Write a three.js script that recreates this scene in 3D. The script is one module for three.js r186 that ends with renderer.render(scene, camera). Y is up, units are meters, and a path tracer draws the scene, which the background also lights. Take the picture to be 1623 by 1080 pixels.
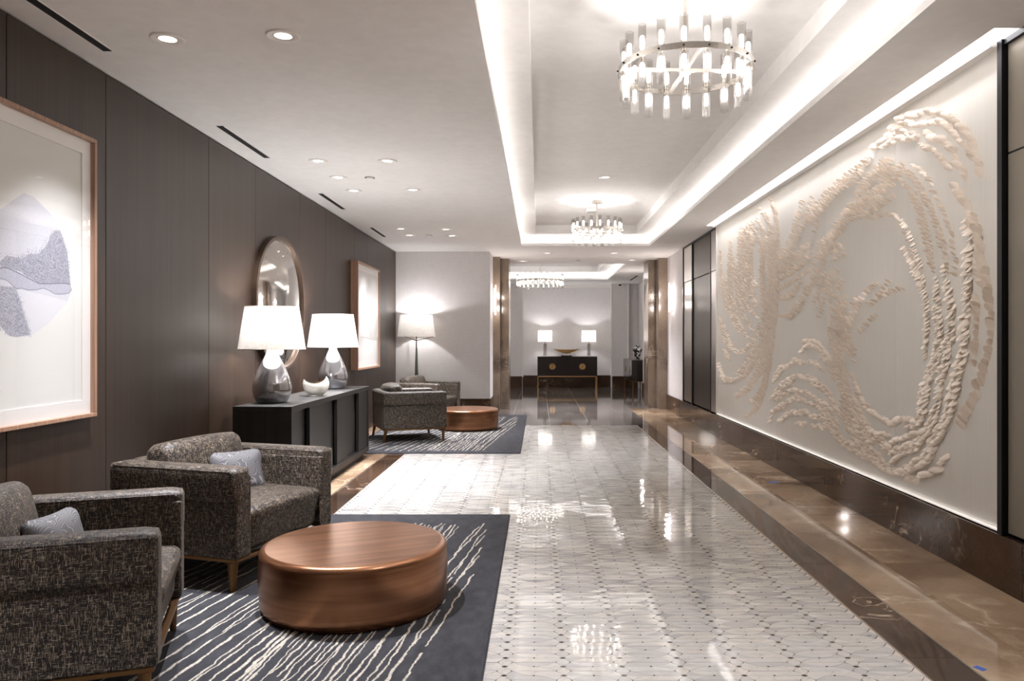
import * as THREE from 'three';
import { RoundedBoxGeometry } from 'three/addons/geometries/RoundedBoxGeometry.js';
import { RectAreaLightUniformsLib } from 'three/addons/lights/RectAreaLightUniformsLib.js';
import { mergeGeometries, mergeVertices, toCreasedNormals } from 'three/addons/utils/BufferGeometryUtils.js';

// ---------------------------------------------------------------- camera, exposure, large lights
// One-point perspective down the lobby: the eye is 1.3 m up, depth d runs along -z, the lens is shifted sideways.
const scene = new THREE.Scene();
scene.background = new THREE.Color(0x000000);
const camera = new THREE.PerspectiveCamera(48.455, 1623 / 1080, 0.05, 60);
camera.position.set(0, 1.3, 0);
camera.lookAt(0, 1.3, -10);
camera.setViewOffset(1623, 1080, -43.5, 0, 1623, 1080);
const renderer = new THREE.WebGLRenderer({ antialias: true });
renderer.toneMapping = THREE.LinearToneMapping;
renderer.toneMappingExposure = 1.7;
renderer.shadowMap.enabled = true;
RectAreaLightUniformsLib.init();

const WARM = 0xf9f8fb, NEUTRAL = 0xf5f5fd;
const POWER = { cove: 2.9, coveFar: 6.5, slot: 27, edge: 0.13, down: 18, lamp: 1.1, floorLamp: 1.0, farLamp: 0.75, chandelier: 0.25, sconce: 0.35 };

// heights and planes of the place (metres)
const CEIL = 2.86, XL = -2.52, XA = 2.42, DB = 13.28;

// ---------------------------------------------------------------- helpers
function rng(seed) { let a = seed >>> 0; return () => { a = (a + 0x6D2B79F5) >>> 0; let t = a; t = Math.imul(t ^ (t >>> 15), t | 1); t ^= t + Math.imul(t ^ (t >>> 7), t | 61); return ((t ^ (t >>> 14)) >>> 0) / 4294967296; }; }
const taken = {};
function numbered(name) { const n = taken[name] = (taken[name] ?? -1) + 1; return n ? `${name}_${String(n).padStart(3, '0')}` : name; }
function shade(o) { o.traverse((m) => { if (m.isMesh) { m.castShadow = true; m.receiveShadow = true; } }); return o; }
function thing(name, label, category, pos = [0, 0, 0], turn = 0, group) {
  const o = new THREE.Group(); o.name = numbered(name); o.position.set(...pos); o.rotation.y = turn;
  o.userData = { label, category }; if (group) o.userData.group = group; scene.add(o); return o;
}
function struct(name, label, category) { const o = new THREE.Group(); o.name = name; o.userData = { kind: 'structure', label, category }; scene.add(o); return o; }
function part(name, geo, mat, parent, label) {
  const m = new THREE.Mesh(geo, mat); m.name = name; m.castShadow = m.receiveShadow = true; parent.add(m);
  if (label) m.userData.label = label; return m;
}
// uv in metres, picked from the way each triangle faces (grain runs along v)
function metreUV(g, swap = false, ox = 0, oy = 0) {
  const q = g.index ? g.toNonIndexed() : g; const p = q.attributes.position, uv = new Float32Array(p.count * 2);
  const A = new THREE.Vector3(), B = new THREE.Vector3(), C = new THREE.Vector3(), N = new THREE.Vector3();
  for (let i = 0; i < p.count; i += 3) {
    A.fromBufferAttribute(p, i); B.fromBufferAttribute(p, i + 1); C.fromBufferAttribute(p, i + 2);
    N.subVectors(B, A).cross(C.clone().sub(A)); const x = Math.abs(N.x), y = Math.abs(N.y), z = Math.abs(N.z);
    [A, B, C].forEach((v, k) => {
      let u, w; if (y >= x && y >= z) { u = v.x; w = v.z; } else if (x >= z) { u = v.z; w = v.y; } else { u = v.x; w = v.y; }
      if (swap) [u, w] = [w, u];
      uv[(i + k) * 2] = u + ox; uv[(i + k) * 2 + 1] = w + oy;
    });
  }
  q.setAttribute('uv', new THREE.BufferAttribute(uv, 2)); return q;
}
// box by its limits; d is depth in front of the camera (z = -d)
function bx(x0, x1, y0, y1, d0, d1, r = 0, seg = 2) {
  const w = Math.abs(x1 - x0), h = Math.abs(y1 - y0), l = Math.abs(d1 - d0);
  const g = r ? new RoundedBoxGeometry(w, h, l, seg, Math.min(r, w / 2.01, h / 2.01, l / 2.01)) : new THREE.BoxGeometry(w, h, l);
  g.translate((x0 + x1) / 2, (y0 + y1) / 2, -(d0 + d1) / 2); return metreUV(g);
}
function rb(w, h, l, x, y, z, r = 0.01, seg = 3) { // rounded box at a local centre
  const g = new RoundedBoxGeometry(w, h, l, seg, Math.min(r, w / 2.01, h / 2.01, l / 2.01)); g.translate(x, y, z); return metreUV(g);
}
function cyl(r0, r1, h, x, y, z, seg = 24) { const g = new THREE.CylinderGeometry(r0, r1, h, seg); g.translate(x, y + h / 2, z); return g; }
function lathe(pts, seg = 48) { return new THREE.LatheGeometry(pts.map(([r, y]) => new THREE.Vector2(r, y)), seg); }
function bar(a, b, r, seg = 8, r1 = r) { // straight rod between two points
  const A = new THREE.Vector3(...a), B = new THREE.Vector3(...b), l = A.distanceTo(B);
  const g = new THREE.CylinderGeometry(r1, r, l, seg); g.translate(0, l / 2, 0);
  g.applyQuaternion(new THREE.Quaternion().setFromUnitVectors(new THREE.Vector3(0, 1, 0), B.clone().sub(A).normalize())); g.translate(...a); return g;
}
function merge(list) { return mergeGeometries(list.map((g) => { const q = g.index ? g.toNonIndexed() : g.clone(); for (const k of Object.keys(q.attributes)) if (!['position', 'normal', 'uv'].includes(k)) q.deleteAttribute(k); return q; })); }
function point(power, pos, parent, color = WARM, size = 1) { const l = new THREE.PointLight(color, power, 0, 2); l.position.set(...pos); l.castShadow = true; l.shadow.radius = size; l.name = 'lamp_light'; parent.add(l); return l; }
function area(w, h, power, pos, target, parent = scene, color = NEUTRAL) {
  const l = new THREE.RectAreaLight(color, power, w, h); l.position.set(...pos); l.name = 'area_light'; parent.add(l);
  l.lookAt(...target); return l;
}

// ---------------------------------------------------------------- textures
function lattice(seed, n) { const r = rng(seed), a = new Float32Array(n * n); for (let i = 0; i < a.length; i++) a[i] = r(); return a; }
function noise(seed, px, py = px) { // tileable value noise, px by py cells over [0,1)
  const n = Math.max(px, py), L = lattice(seed, n);
  return (u, v) => {
    const x = u * px, y = v * py, i = Math.floor(x), j = Math.floor(y); let a = x - i, b = y - j; a = a * a * (3 - 2 * a); b = b * b * (3 - 2 * b);
    const I = ((i % px) + px) % px, J = ((j % py) + py) % py, I1 = (I + 1) % px, J1 = (J + 1) % py;
    return (L[J * n + I] * (1 - a) + L[J * n + I1] * a) * (1 - b) + (L[J1 * n + I] * (1 - a) + L[J1 * n + I1] * a) * b;
  };
}
function fbm(seed, p, oct = 5, py = p) { const f = []; for (let k = 0; k < oct; k++) f.push(noise(seed + k * 7, p << k, py << k)); return (u, v) => { let s = 0, a = 0.5, t = 0; for (const g of f) { s += a * g(u, v); t += a; a *= 0.5; } return s / t; }; }
function dataTex(w, h, fn, size, srgb = true) { // fn(u, v) -> [r, g, b] in 0..255 ; size = metres that one repeat covers
  const a = new Uint8Array(w * h * 4);
  for (let j = 0; j < h; j++) for (let i = 0; i < w; i++) { const c = fn(i / w, j / h), o = (j * w + i) * 4; a[o] = Math.max(0, Math.min(255, c[0])); a[o + 1] = Math.max(0, Math.min(255, c[1])); a[o + 2] = Math.max(0, Math.min(255, c[2])); a[o + 3] = 255; }
  const t = new THREE.DataTexture(a, w, h); return finish(t, size, srgb);
}
function finish(t, size, srgb = true) {
  t.wrapS = t.wrapT = THREE.RepeatWrapping; t.magFilter = THREE.LinearFilter; t.minFilter = THREE.LinearMipmapLinearFilter; t.generateMipmaps = true;
  if (srgb) t.colorSpace = THREE.SRGBColorSpace; const [sx, sy] = Array.isArray(size) ? size : [size, size]; t.repeat.set(1 / sx, 1 / sy); t.needsUpdate = true; return t;
}
function canvas(w, h, draw) { const c = document.createElement('canvas'); c.width = w; c.height = h; draw(c.getContext('2d'), w, h); return c; }
const mixc = (a, b, t) => [a[0] + (b[0] - a[0]) * t, a[1] + (b[1] - a[1]) * t, a[2] + (b[2] - a[2]) * t];
// thin vein field: distance of a warped noise to its mid value
function stone(seed, base, dark, light, veinAmt, size, opt = {}) {
  const n1 = fbm(seed, 3, 6), n2 = fbm(seed + 50, 4, 5), n3 = fbm(seed + 90, 5, 5), w = fbm(seed + 130, 3, 4), sp = noise(seed + 170, 220);
  const k = opt.sharp ?? 60;
  return dataTex(opt.px ?? 768, opt.px ?? 768, (u, v) => {
    const du = (w(u, v) - 0.5) * (opt.warp ?? 0.25), a = n1(u + du, v + du * 0.7);
    let c = mixc(base, dark, Math.min(1, Math.max(0, (a - 0.35) * 2.2)));
    const r = Math.abs(n2(u + du * 1.5, v) - 0.5), r2 = Math.abs(n3(u, v - du) - 0.52);
    const gate = Math.max(0, n1(v, u) - 0.47) * 5;
    const vein = Math.min(1, Math.exp(-r * k) * veinAmt * gate + Math.exp(-r2 * k * 1.6) * veinAmt * 0.7 * gate);
    c = mixc(c, light, Math.min(1, vein)); const s = (sp(u, v) - 0.5) * (opt.speck ?? 8); return [c[0] + s, c[1] + s, c[2] + s];
  }, size);
}
const std = (o) => new THREE.MeshStandardMaterial(o), phy = (o) => new THREE.MeshPhysicalMaterial(o);
function variants(tex, n, seed, make) { const r = rng(seed); return Array.from({ length: n }, (_, i) => { const t = tex.clone(); t.offset.set(r(), r()); t.needsUpdate = true; return make(t, i); }); }

const T = {}, M = {};
{
  const g = fbm(11, 40, 3, 2), f = fbm(12, 160, 2, 3), c = fbm(13, 3, 4);
  T.veneer = dataTex(1024, 512, (u, v) => { const k = (g(u, v) - 0.5) * 13 + (f(u, v) - 0.5) * 22 + (c(u, v) - 0.5) * 12; return [58 + k * 0.75, 44 + k * 0.65, 34 + k * 0.55]; }, [1.6, 2.4]);
  M.veneer = variants(T.veneer, 4, 5, (t, i) => phy({ map: t, roughness: 0.42, color: [0xffffff, 0xf4f2f0, 0xfffaf5, 0xf0eeec][i] }));
  T.ebony = dataTex(512, 512, (u, v) => { const k = (g(u, v) - 0.5) * 34 + (f(u, v) - 0.5) * 20; return [31 + k * 0.6, 29 + k * 0.6, 27 + k * 0.56]; }, [0.8, 1.2]);
  M.ebony = std({ map: T.ebony, roughness: 0.45 });
  T.walnut = dataTex(256, 512, (u, v) => { const k = (g(u, v) - 0.5) * 50 + (f(u, v) - 0.5) * 40; return [166 + k, 130 + k * 0.85, 106 + k * 0.75]; }, [0.3, 0.8]);
  M.walnut = std({ map: T.walnut, roughness: 0.4 });
  T.darkStone = stone(21, [80, 61, 48], [52, 38, 29], [214, 196, 172], 1.0, 1.7, { sharp: 130, warp: 0.5 });
  M.darkStone = variants(T.darkStone, 3, 6, (t) => phy({ map: t, roughness: 0.06 }));
  T.beige = stone(31, [172, 147, 120], [124, 100, 78], [214, 196, 172], 0.7, 1.9, { sharp: 40, warp: 0.6 });
  M.beige = variants(T.beige, 4, 7, (t) => phy({ map: t, roughness: 0.055 }));
  T.greyStone = stone(41, [112, 104, 98], [84, 77, 72], [178, 168, 156], 0.5, 2.1, { sharp: 90, warp: 0.4 });
  M.greyStone = variants(T.greyStone, 4, 8, (t) => phy({ map: t, roughness: 0.05 }));
  T.pillar = stone(51, [134, 119, 104], [86, 74, 64], [190, 176, 156], 1.0, 1.1, { sharp: 40, warp: 0.8, speck: 22 });
  M.pillar = variants(T.pillar, 3, 9, (t) => phy({ map: t, roughness: 0.17 }));
  T.carrara = stone(61, [212, 208, 201], [184, 181, 176], [150, 150, 152], 0.75, 0.55, { sharp: 55, warp: 0.4, speck: 6 });
  const tone = [0xffffff, 0xf4f4f2, 0xeae9e8, 0xfbf8f3, 0xe4e3e3, 0xf8f6f3, 0xd9d9da];
  M.carrara = variants(T.carrara, 7, 10, (t, i) => phy({ map: t, color: tone[i], roughness: 0.03 }));
  M.carraraAll = phy({ map: T.carrara, vertexColors: true, roughness: 0.03 });
  M.inlay = phy({ color: 0x3a2f29, roughness: 0.08 });
  M.grout = std({ color: 0xc2b6aa, roughness: 0.7 });
  const pl = fbm(71, 24, 4), pl2 = fbm(72, 3, 3);
  T.plaster = dataTex(512, 512, (u, v) => { const k = (pl(u, v) - 0.5) * 9 + (pl2(u, v) - 0.5) * 5; return [238 + k, 236 + k, 233 + k]; }, 1.5);
  M.ceiling = std({ map: T.plaster, roughness: 0.9 });
  const wv = noise(73, 400, 12), wh = noise(74, 12, 400);
  T.wallcloth = dataTex(1024, 1024, (u, v) => { const k = (wv(u, v) + wh(u, v) - 1) * 9; return [222 + k, 218 + k, 217 + k]; }, 1.2);
  M.wallcloth = std({ map: T.wallcloth, roughness: 0.85 });
  M.trimWhite = std({ color: 0xeae7e3, roughness: 0.6 });
  T.panel = dataTex(1024, 256, (u, v) => { const k = (wv(u, v) - 0.5) * 4 + (g(u, v) - 0.5) * 3; return [218 + k, 213 + k, 204 + k]; }, [2.0, 2.0]);
  M.panel = std({ map: T.panel, roughness: 0.7 });
  M.clay = std({ color: 0xf6e9da, roughness: 0.5 });
  M.bronzePanel = std({ color: 0x8f8679, metalness: 0.3, roughness: 0.5 });
  M.darkBronze = std({ color: 0x574e47, metalness: 0.8, roughness: 0.38 });
  M.steel = std({ color: 0xc3bdb6, metalness: 1, roughness: 0.3 });
  M.blackMetal = std({ color: 0x15151a, metalness: 0.5, roughness: 0.4 });
  M.black = std({ color: 0x0b0b0b, roughness: 0.8 });
  M.chrome = std({ color: 0xd0ccc6, metalness: 1, roughness: 0.18 });
  M.nickel = std({ color: 0xcfc9c1, metalness: 0.9, roughness: 0.32 });
  M.brass = std({ color: 0xd0ab78, metalness: 1, roughness: 0.22 });
  M.antiqueBrass = std({ color: 0x846240, metalness: 0.9, roughness: 0.38 });
  M.gold = std({ color: 0xe0b078, metalness: 1, roughness: 0.16 });
  M.verdigris = std({ color: 0x6a7468, metalness: 0.6, roughness: 0.45 });
  M.darkIron = std({ color: 0x3b302a, metalness: 0.7, roughness: 0.4 });
  M.glass = phy({ color: 0xffffff, transmission: 1, roughness: 0, thickness: 0, ior: 1.45 });
  M.tubeGlass = phy({ color: 0xe2e0de, transmission: 1, roughness: 0.12, thickness: 0, ior: 1.5 });
  M.crystal = phy({ color: 0xffffff, transmission: 1, roughness: 0.02, thickness: 0.05, ior: 1.5 });
  M.shade = phy({ color: 0xf7f3ec, transmission: 0.5, roughness: 1, thickness: 0, side: THREE.DoubleSide });
  M.lacquer = phy({ color: 0x1c1715, roughness: 0.16, clearcoat: 0.4, clearcoatRoughness: 0.08 });
  M.bulb = std({ color: 0xffffff, emissive: 0xfff6ea, emissiveIntensity: 5 });
  M.led = std({ color: 0xffffff, emissive: 0xfff6ec, emissiveIntensity: 2.2 });
  M.ledEdge = std({ color: 0xffffff, emissive: 0xfff6ec, emissiveIntensity: 0.28 });
  M.downLens = std({ color: 0xffffff, emissive: 0xfff6ec, emissiveIntensity: 1.6 });
  M.mirror = std({ color: 0xdedcd8, metalness: 1, roughness: 0.02 });
  M.white = std({ color: 0xefece7, roughness: 0.5 });
}

// ---------------------------------------------------------------- ceiling: soffits, two stepped coffers with hidden cove strips
const ceiling = struct('ceiling', 'pale painted ceiling with two stepped cove-lit trays', 'ceiling');
{
  const TH = 0.046, LIP = CEIL + TH, MID = 3.04, TOP = 3.17;
  const A = { x0: -0.296, x1: 1.815, d0: 1.6, d1: 12.48 }, B = { x0: -1.76, x1: 1.76, d0: 15.42, d1: 19.38 };
  const X0 = -2.8, X1 = 2.27, XR = 2.85;
  const slab = (n, x0, x1, d0, d1, m = M.ceiling) => part(n, bx(x0, x1, CEIL, LIP, d0, d1), m, ceiling);
  slab('soffit', X0, A.x0, -3.1, A.d1); slab('soffit', A.x1, X1, -3.1, A.d1); slab('soffit', A.x0, A.x1, -3.1, A.d0);
  slab('soffit', X0, X1, A.d1, 15.0); slab('soffit', X1, XR, 10.3, 15.0); slab('soffit', X1, XR, -3.1, 3.78);
  slab('soffit', X0, XR, 15.0, B.d0); slab('soffit', X0, B.x0, B.d0, B.d1); slab('soffit', B.x1, XR, B.d0, B.d1); slab('soffit', X0, XR, B.d1, 21.6);
  const tray = ({ x0, x1, d0, d1 }, step, power) => {
    const c = 0.1, W = 0.05, a = x0 - c, b = x1 + c, e = d0 - c, f = d1 + c, S = M.ceiling;
    part('cove_side', bx(a - W, a, LIP, TOP + W, e - W, f + W), S, ceiling); part('cove_side', bx(b, b + W, LIP, TOP + W, e - W, f + W), S, ceiling);
    part('cove_side', bx(a, b, LIP, TOP + W, e - W, e), S, ceiling); part('cove_side', bx(a, b, LIP, TOP + W, f, f + W), S, ceiling);
    const i0 = x0 + step, i1 = x1 - step, j0 = d0 + step, j1 = d1 - step;
    part('tray_step', bx(a, i0, MID, TOP, e, f), S, ceiling); part('tray_step', bx(i1, b, MID, TOP, e, f), S, ceiling);
    part('tray_step', bx(i0, i1, MID, TOP, e, j0), S, ceiling); part('tray_step', bx(i0, i1, MID, TOP, j1, f), S, ceiling);
    part('tray_top', bx(a, b, TOP, TOP + W, e, f), S, ceiling);
    const y = LIP + 0.012;
    for (const [px, pd, w, l] of [[x0 - 0.06, (d0 + d1) / 2, 0.03, d1 - d0], [x1 + 0.06, (d0 + d1) / 2, 0.03, d1 - d0], [(x0 + x1) / 2, d0 - 0.06, x1 - x0, 0.03], [(x0 + x1) / 2, d1 + 0.06, x1 - x0, 0.03]]) {
      part('light_strip', bx(px - w / 2, px + w / 2, LIP, y, pd - l / 2, pd + l / 2), M.led, ceiling);
      const L = new THREE.RectAreaLight(NEUTRAL, power, w, l); L.position.set(px, y + 0.004, -pd); L.rotation.x = Math.PI / 2; L.name = 'cove_light'; ceiling.add(L);
    }
  };
  tray(A, 0.24, POWER.cove); tray(B, 0.3, POWER.coveFar);
  // slot over the relief: a recess with a light strip in it
  part('slot_side', bx(2.23, 2.27, LIP, 3.0, 3.78, 10.3), M.ceiling, ceiling); part('slot_top', bx(2.23, 2.56, 3.0, 3.04, 3.74, 10.34), M.ceiling, ceiling);
  part('slot_end', bx(2.23, 2.56, LIP, 3.0, 3.74, 3.78), M.ceiling, ceiling); part('slot_end', bx(2.23, 2.56, LIP, 3.0, 10.3, 10.34), M.ceiling, ceiling);
  part('slot_back', bx(XA, 2.5, 2.868, 3.0, 3.78, 10.3), M.ceiling, ceiling);
  part('light_strip', bx(2.27, 2.284, 2.95, 2.998, 3.85, 10.25), M.led, ceiling);
  area(6.3, 0.05, POWER.slot, [2.288, 2.975, -7.05], [2.36, 2.7, -7.05], ceiling);
}

// ---------------------------------------------------------------- floor
const floor = struct('floor', 'polished stone floor with pale mosaic centre and brown marble borders', 'floor');
{
  part('screed', bx(-2.9, 3.0, -0.2, -0.004, -3.1, 21.8), M.grout, floor);
  const slabs = (name, x0, x1, d0, d1, len, mats, off = 0, gap = 0.003) => {
    let i = 0; for (let a = d0 - off; a < d1; a += len) { const s = Math.max(a, d0), e = Math.min(a + len, d1); if (e - s < 0.03) continue; part(name, bx(x0 + gap / 2, x1 - gap / 2, -0.006, 0, s + gap / 2, e - gap / 2), mats[(i * 5 + Math.round(x0 * 7) + 40) % mats.length], floor); i++; }
  };
  slabs('stone_slab', 2.003, 2.5, -3, 14.4, 1.26, M.beige, 0.14); slabs('stone_slab', 1.714, 2.003, -3, 14.4, 1.27, M.beige, 0.76);
  slabs('border_slab', 1.503, 1.706, -3, 11.64, 1.3, M.darkStone, 0.4); slabs('border_slab', -1.74, -1.548, -3, 11.64, 1.3, M.darkStone, 0.3);
  slabs('stone_slab', XL - 0.02, -1.752, -3, 14.2, 1.3, M.beige, 0.5);
  for (const x of [1.71, -1.746]) part('metal_strip', bx(x - 0.004, x + 0.004, -0.006, 0.0006, -3, 11.64), M.chrome, floor);
  for (const x of [1.499, -1.543]) part('metal_strip', bx(x - 0.0035, x + 0.0035, -0.006, 0.0006, -3, 11.64), M.chrome, floor);
  const cols = [-1.752, -1.08, -0.46, 0.16, 0.78, 1.4, 1.714];
  for (let c = 0; c < cols.length - 1; c++) slabs('stone_slab', cols[c], cols[c + 1], 11.64, 14.4, 1.38, M.greyStone, 0);
  const far = [-2.9, -2.32, -1.7, -1.08, -0.46, 0.16, 0.78, 1.4, 2.02, 2.64, 2.95];
  for (let c = 0; c < far.length - 1; c++) slabs('stone_slab', far[c], far[c + 1], 14.4, 21.5, 1.24, M.greyStone, (c % 2) * 0.62);
  slabs('stone_slab', -1.54, 1.496, -3, 2.45, 1.36, M.beige, 0);

  // mosaic: lenses, diamonds and spandrels between wave lines, dark inlays at the crossings
  const P = 0.2333, a = 0.0405, N = 12, x0 = -1.538 + P / 2, rows = Math.floor((11.64 - 2.45) / (2 * a));
  const K = 0.75; // where the waves cross, as a share of half a pitch
  const wave = (t) => { t = Math.abs(t); return t < K ? 1 - (t / K) ** 2 : -Math.min(1, ((t - K) / (1 - K)) ** 0.9); };
  const H = P / 2, sh = 0.00055;
  const poly = (pts) => { // top face and a skirt, 5 mm thick, shrunk by the joint
    const cx = pts.reduce((s, p) => s + p[0], 0) / pts.length, cz = pts.reduce((s, p) => s + p[1], 0) / pts.length;
    const w = Math.max(...pts.map((p) => Math.abs(p[0] - cx))), h = Math.max(...pts.map((p) => Math.abs(p[1] - cz)));
    const q = pts.map(([x, z]) => [cx + (x - cx) * (1 - sh / w), cz + (z - cz) * (1 - sh / h)]);
    const s = new THREE.Shape(q.map(([x, z]) => new THREE.Vector2(x - cx, z - cz)));
    const top = new THREE.ShapeGeometry(s), tp = top.attributes.position, pos = [], nor = [], idx = top.index.array;
    for (let i = 0; i < idx.length; i += 3) for (const k of [0, 1, 2]) { pos.push(tp.getX(idx[i + k]), 0, -tp.getY(idx[i + k])); nor.push(0, 1, 0); }
    for (let i = 0; i < q.length; i++) {
      const A = q[i], B = q[(i + 1) % q.length], ax = A[0] - cx, az = -(A[1] - cz), ex = B[0] - cx, ez = -(B[1] - cz), l = Math.hypot(ex - ax, ez - az) || 1, nx = -(ez - az) / l, nz = (ex - ax) / l;
      for (const v of [[ax, 0, az], [ax, -0.005, az], [ex, -0.005, ez], [ax, 0, az], [ex, -0.005, ez], [ex, 0, ez]]) { pos.push(...v); nor.push(-nx, 0, -nz); }
    }
    const g = new THREE.BufferGeometry(); g.setAttribute('position', new THREE.Float32BufferAttribute(pos, 3)); g.setAttribute('normal', new THREE.Float32BufferAttribute(nor, 3));
    const uv = []; for (let i = 0; i < pos.length; i += 3) uv.push(pos[i], pos[i + 2]); g.setAttribute('uv', new THREE.Float32BufferAttribute(uv, 2));
    g.userData.c = [cx, cz]; g.userData.w = w; return g;
  };
  const lens = (s) => { const p = []; for (let i = 0; i <= N; i++) { const t = -K + 2 * K * i / N; p.push([t * H, s * a * Math.max(0, wave(t))]); } return poly(s > 0 ? p.reverse() : p); };
  const dia = () => { const p = [], n = 4; for (let i = 0; i < n; i++) { const t = K + (1 - K) * i / n; p.push([t * H - H, -a * wave(t) * -1]); }
    const up = []; for (let i = 0; i <= n; i++) { const t = K + (1 - K) * i / n; up.push([(t - 1) * H, -wave(t) * a]); }
    const q = [...up, ...up.slice(0, -1).reverse().map(([x, z]) => [-x, z])]; const lo = q.slice(1, -1).reverse().map(([x, z]) => [x, -z]); return poly([...q, ...lo].reverse()); };
  const span = (sx, sz) => { const p = [[0.004, 0]]; for (let i = 0; i <= N; i++) { const t = 0.03 + 0.94 * i / N; p.push([t * H, a * (1 - Math.abs(wave(t)))]); } p.push([H - 0.006, 0]); const q = p.map(([x, z]) => [sx * x, sz * z]); return poly(sx * sz > 0 ? q.reverse() : q); };
  const G = { lens_tile: [lens(1), lens(-1)], diamond_tile: [dia()], spandrel_tile: [span(1, 1), span(1, -1), span(-1, 1), span(-1, -1)], dark_inlay: [poly([[0.0145, 0], [0, 0.0105], [-0.0145, 0], [0, -0.0105]])], dark_dot: [poly(Array.from({ length: 8 }, (_, i) => [0.0052 * Math.cos(i * Math.PI / 4), 0.0052 * Math.sin(i * Math.PI / 4)]))] };
  const r = rng(77), used = {}, bulk = { pos: [], nor: [], uv: [], col: [] }, bulkDark = { pos: [], nor: [], uv: [] };
  const hidden = (x, d) => x < -0.34 && (d < 5.5 || (d > 8.8 && d < 13));
  const mat = new THREE.Matrix4(), v = new THREE.Vector3(), C = new THREE.Color(), nm = new THREE.Matrix3();
  const put = (kind, g, x, d) => {
    const [cx, cz] = g.userData.c; x += cx; d += cz; const hw = g.userData.w; if (x - hw < -1.541 || x + hw > 1.497 || hidden(x, d) || d < 2.45 || d > 11.64) return;
    const dark = kind.startsWith('dark'), tilt = 0.006, ry = 0, rx = (r() + r() - 1) * tilt * 1.5, rz = (r() + r() - 1) * tilt, y = dark ? 0.0004 : -0.0002 + r() * 0.0003, m = Math.floor(r() * 7);
    used[kind] = (used[kind] ?? 0) + 1;
    if (used[kind] <= 300) { const o = part(kind, g, dark ? M.inlay : M.carrara[m], floor); o.position.set(x, y, -d); o.rotation.set(rx, ry, rz); return; }
    mat.makeRotationFromEuler(new THREE.Euler(rx, ry, rz)).setPosition(x, y, -d); nm.setFromMatrix4(mat);
    const b = dark ? bulkDark : bulk, p = g.attributes.position, n = g.attributes.normal, ou = r() * 3, ov = r() * 3; C.set(tone7[m]);
    for (let i = 0; i < p.count; i++) { v.fromBufferAttribute(p, i).applyMatrix4(mat); b.pos.push(v.x, v.y, v.z); b.uv.push(p.getX(i) + ou, p.getZ(i) + ov); v.fromBufferAttribute(n, i).applyMatrix3(nm); b.nor.push(v.x, v.y, v.z); if (!dark) b.col.push(C.r, C.g, C.b); }
  };
  const tone7 = [0xffffff, 0xf4f4f2, 0xeae9e8, 0xfbf8f3, 0xe4e3e3, 0xf8f6f3, 0xd9d9da];
  for (let k = 0; k < rows; k++) { // from the nearest row outwards
    const d = 2.45 + a + k * 2 * a;
    for (let c = -1; c < 15; c++) {
      const x = x0 + c * P;
      for (const g of G.lens_tile) put('lens_tile', g, x, d);
      put('diamond_tile', G.diamond_tile[0], x + H, d);
      for (let q = 0; q < 4; q++) put('spandrel_tile', G.spandrel_tile[q], x, d + a);
      put('dark_inlay', G.dark_inlay[0], x + H, d + a); put('dark_dot', G.dark_dot[0], x, d + a);
    }
  }
  const build = (b, n, m) => { const g = new THREE.BufferGeometry(); g.setAttribute('position', new THREE.Float32BufferAttribute(b.pos, 3)); g.setAttribute('normal', new THREE.Float32BufferAttribute(b.nor, 3)); g.setAttribute('uv', new THREE.Float32BufferAttribute(b.uv, 2)); if (b.col) g.setAttribute('color', new THREE.Float32BufferAttribute(b.col, 3)); const o = part(n, g, m, floor); o.userData.kind = 'stuff'; };
  build(bulk, 'mosaic_field', M.carraraAll); build(bulkDark, 'inlay_field', M.inlay);
}

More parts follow.
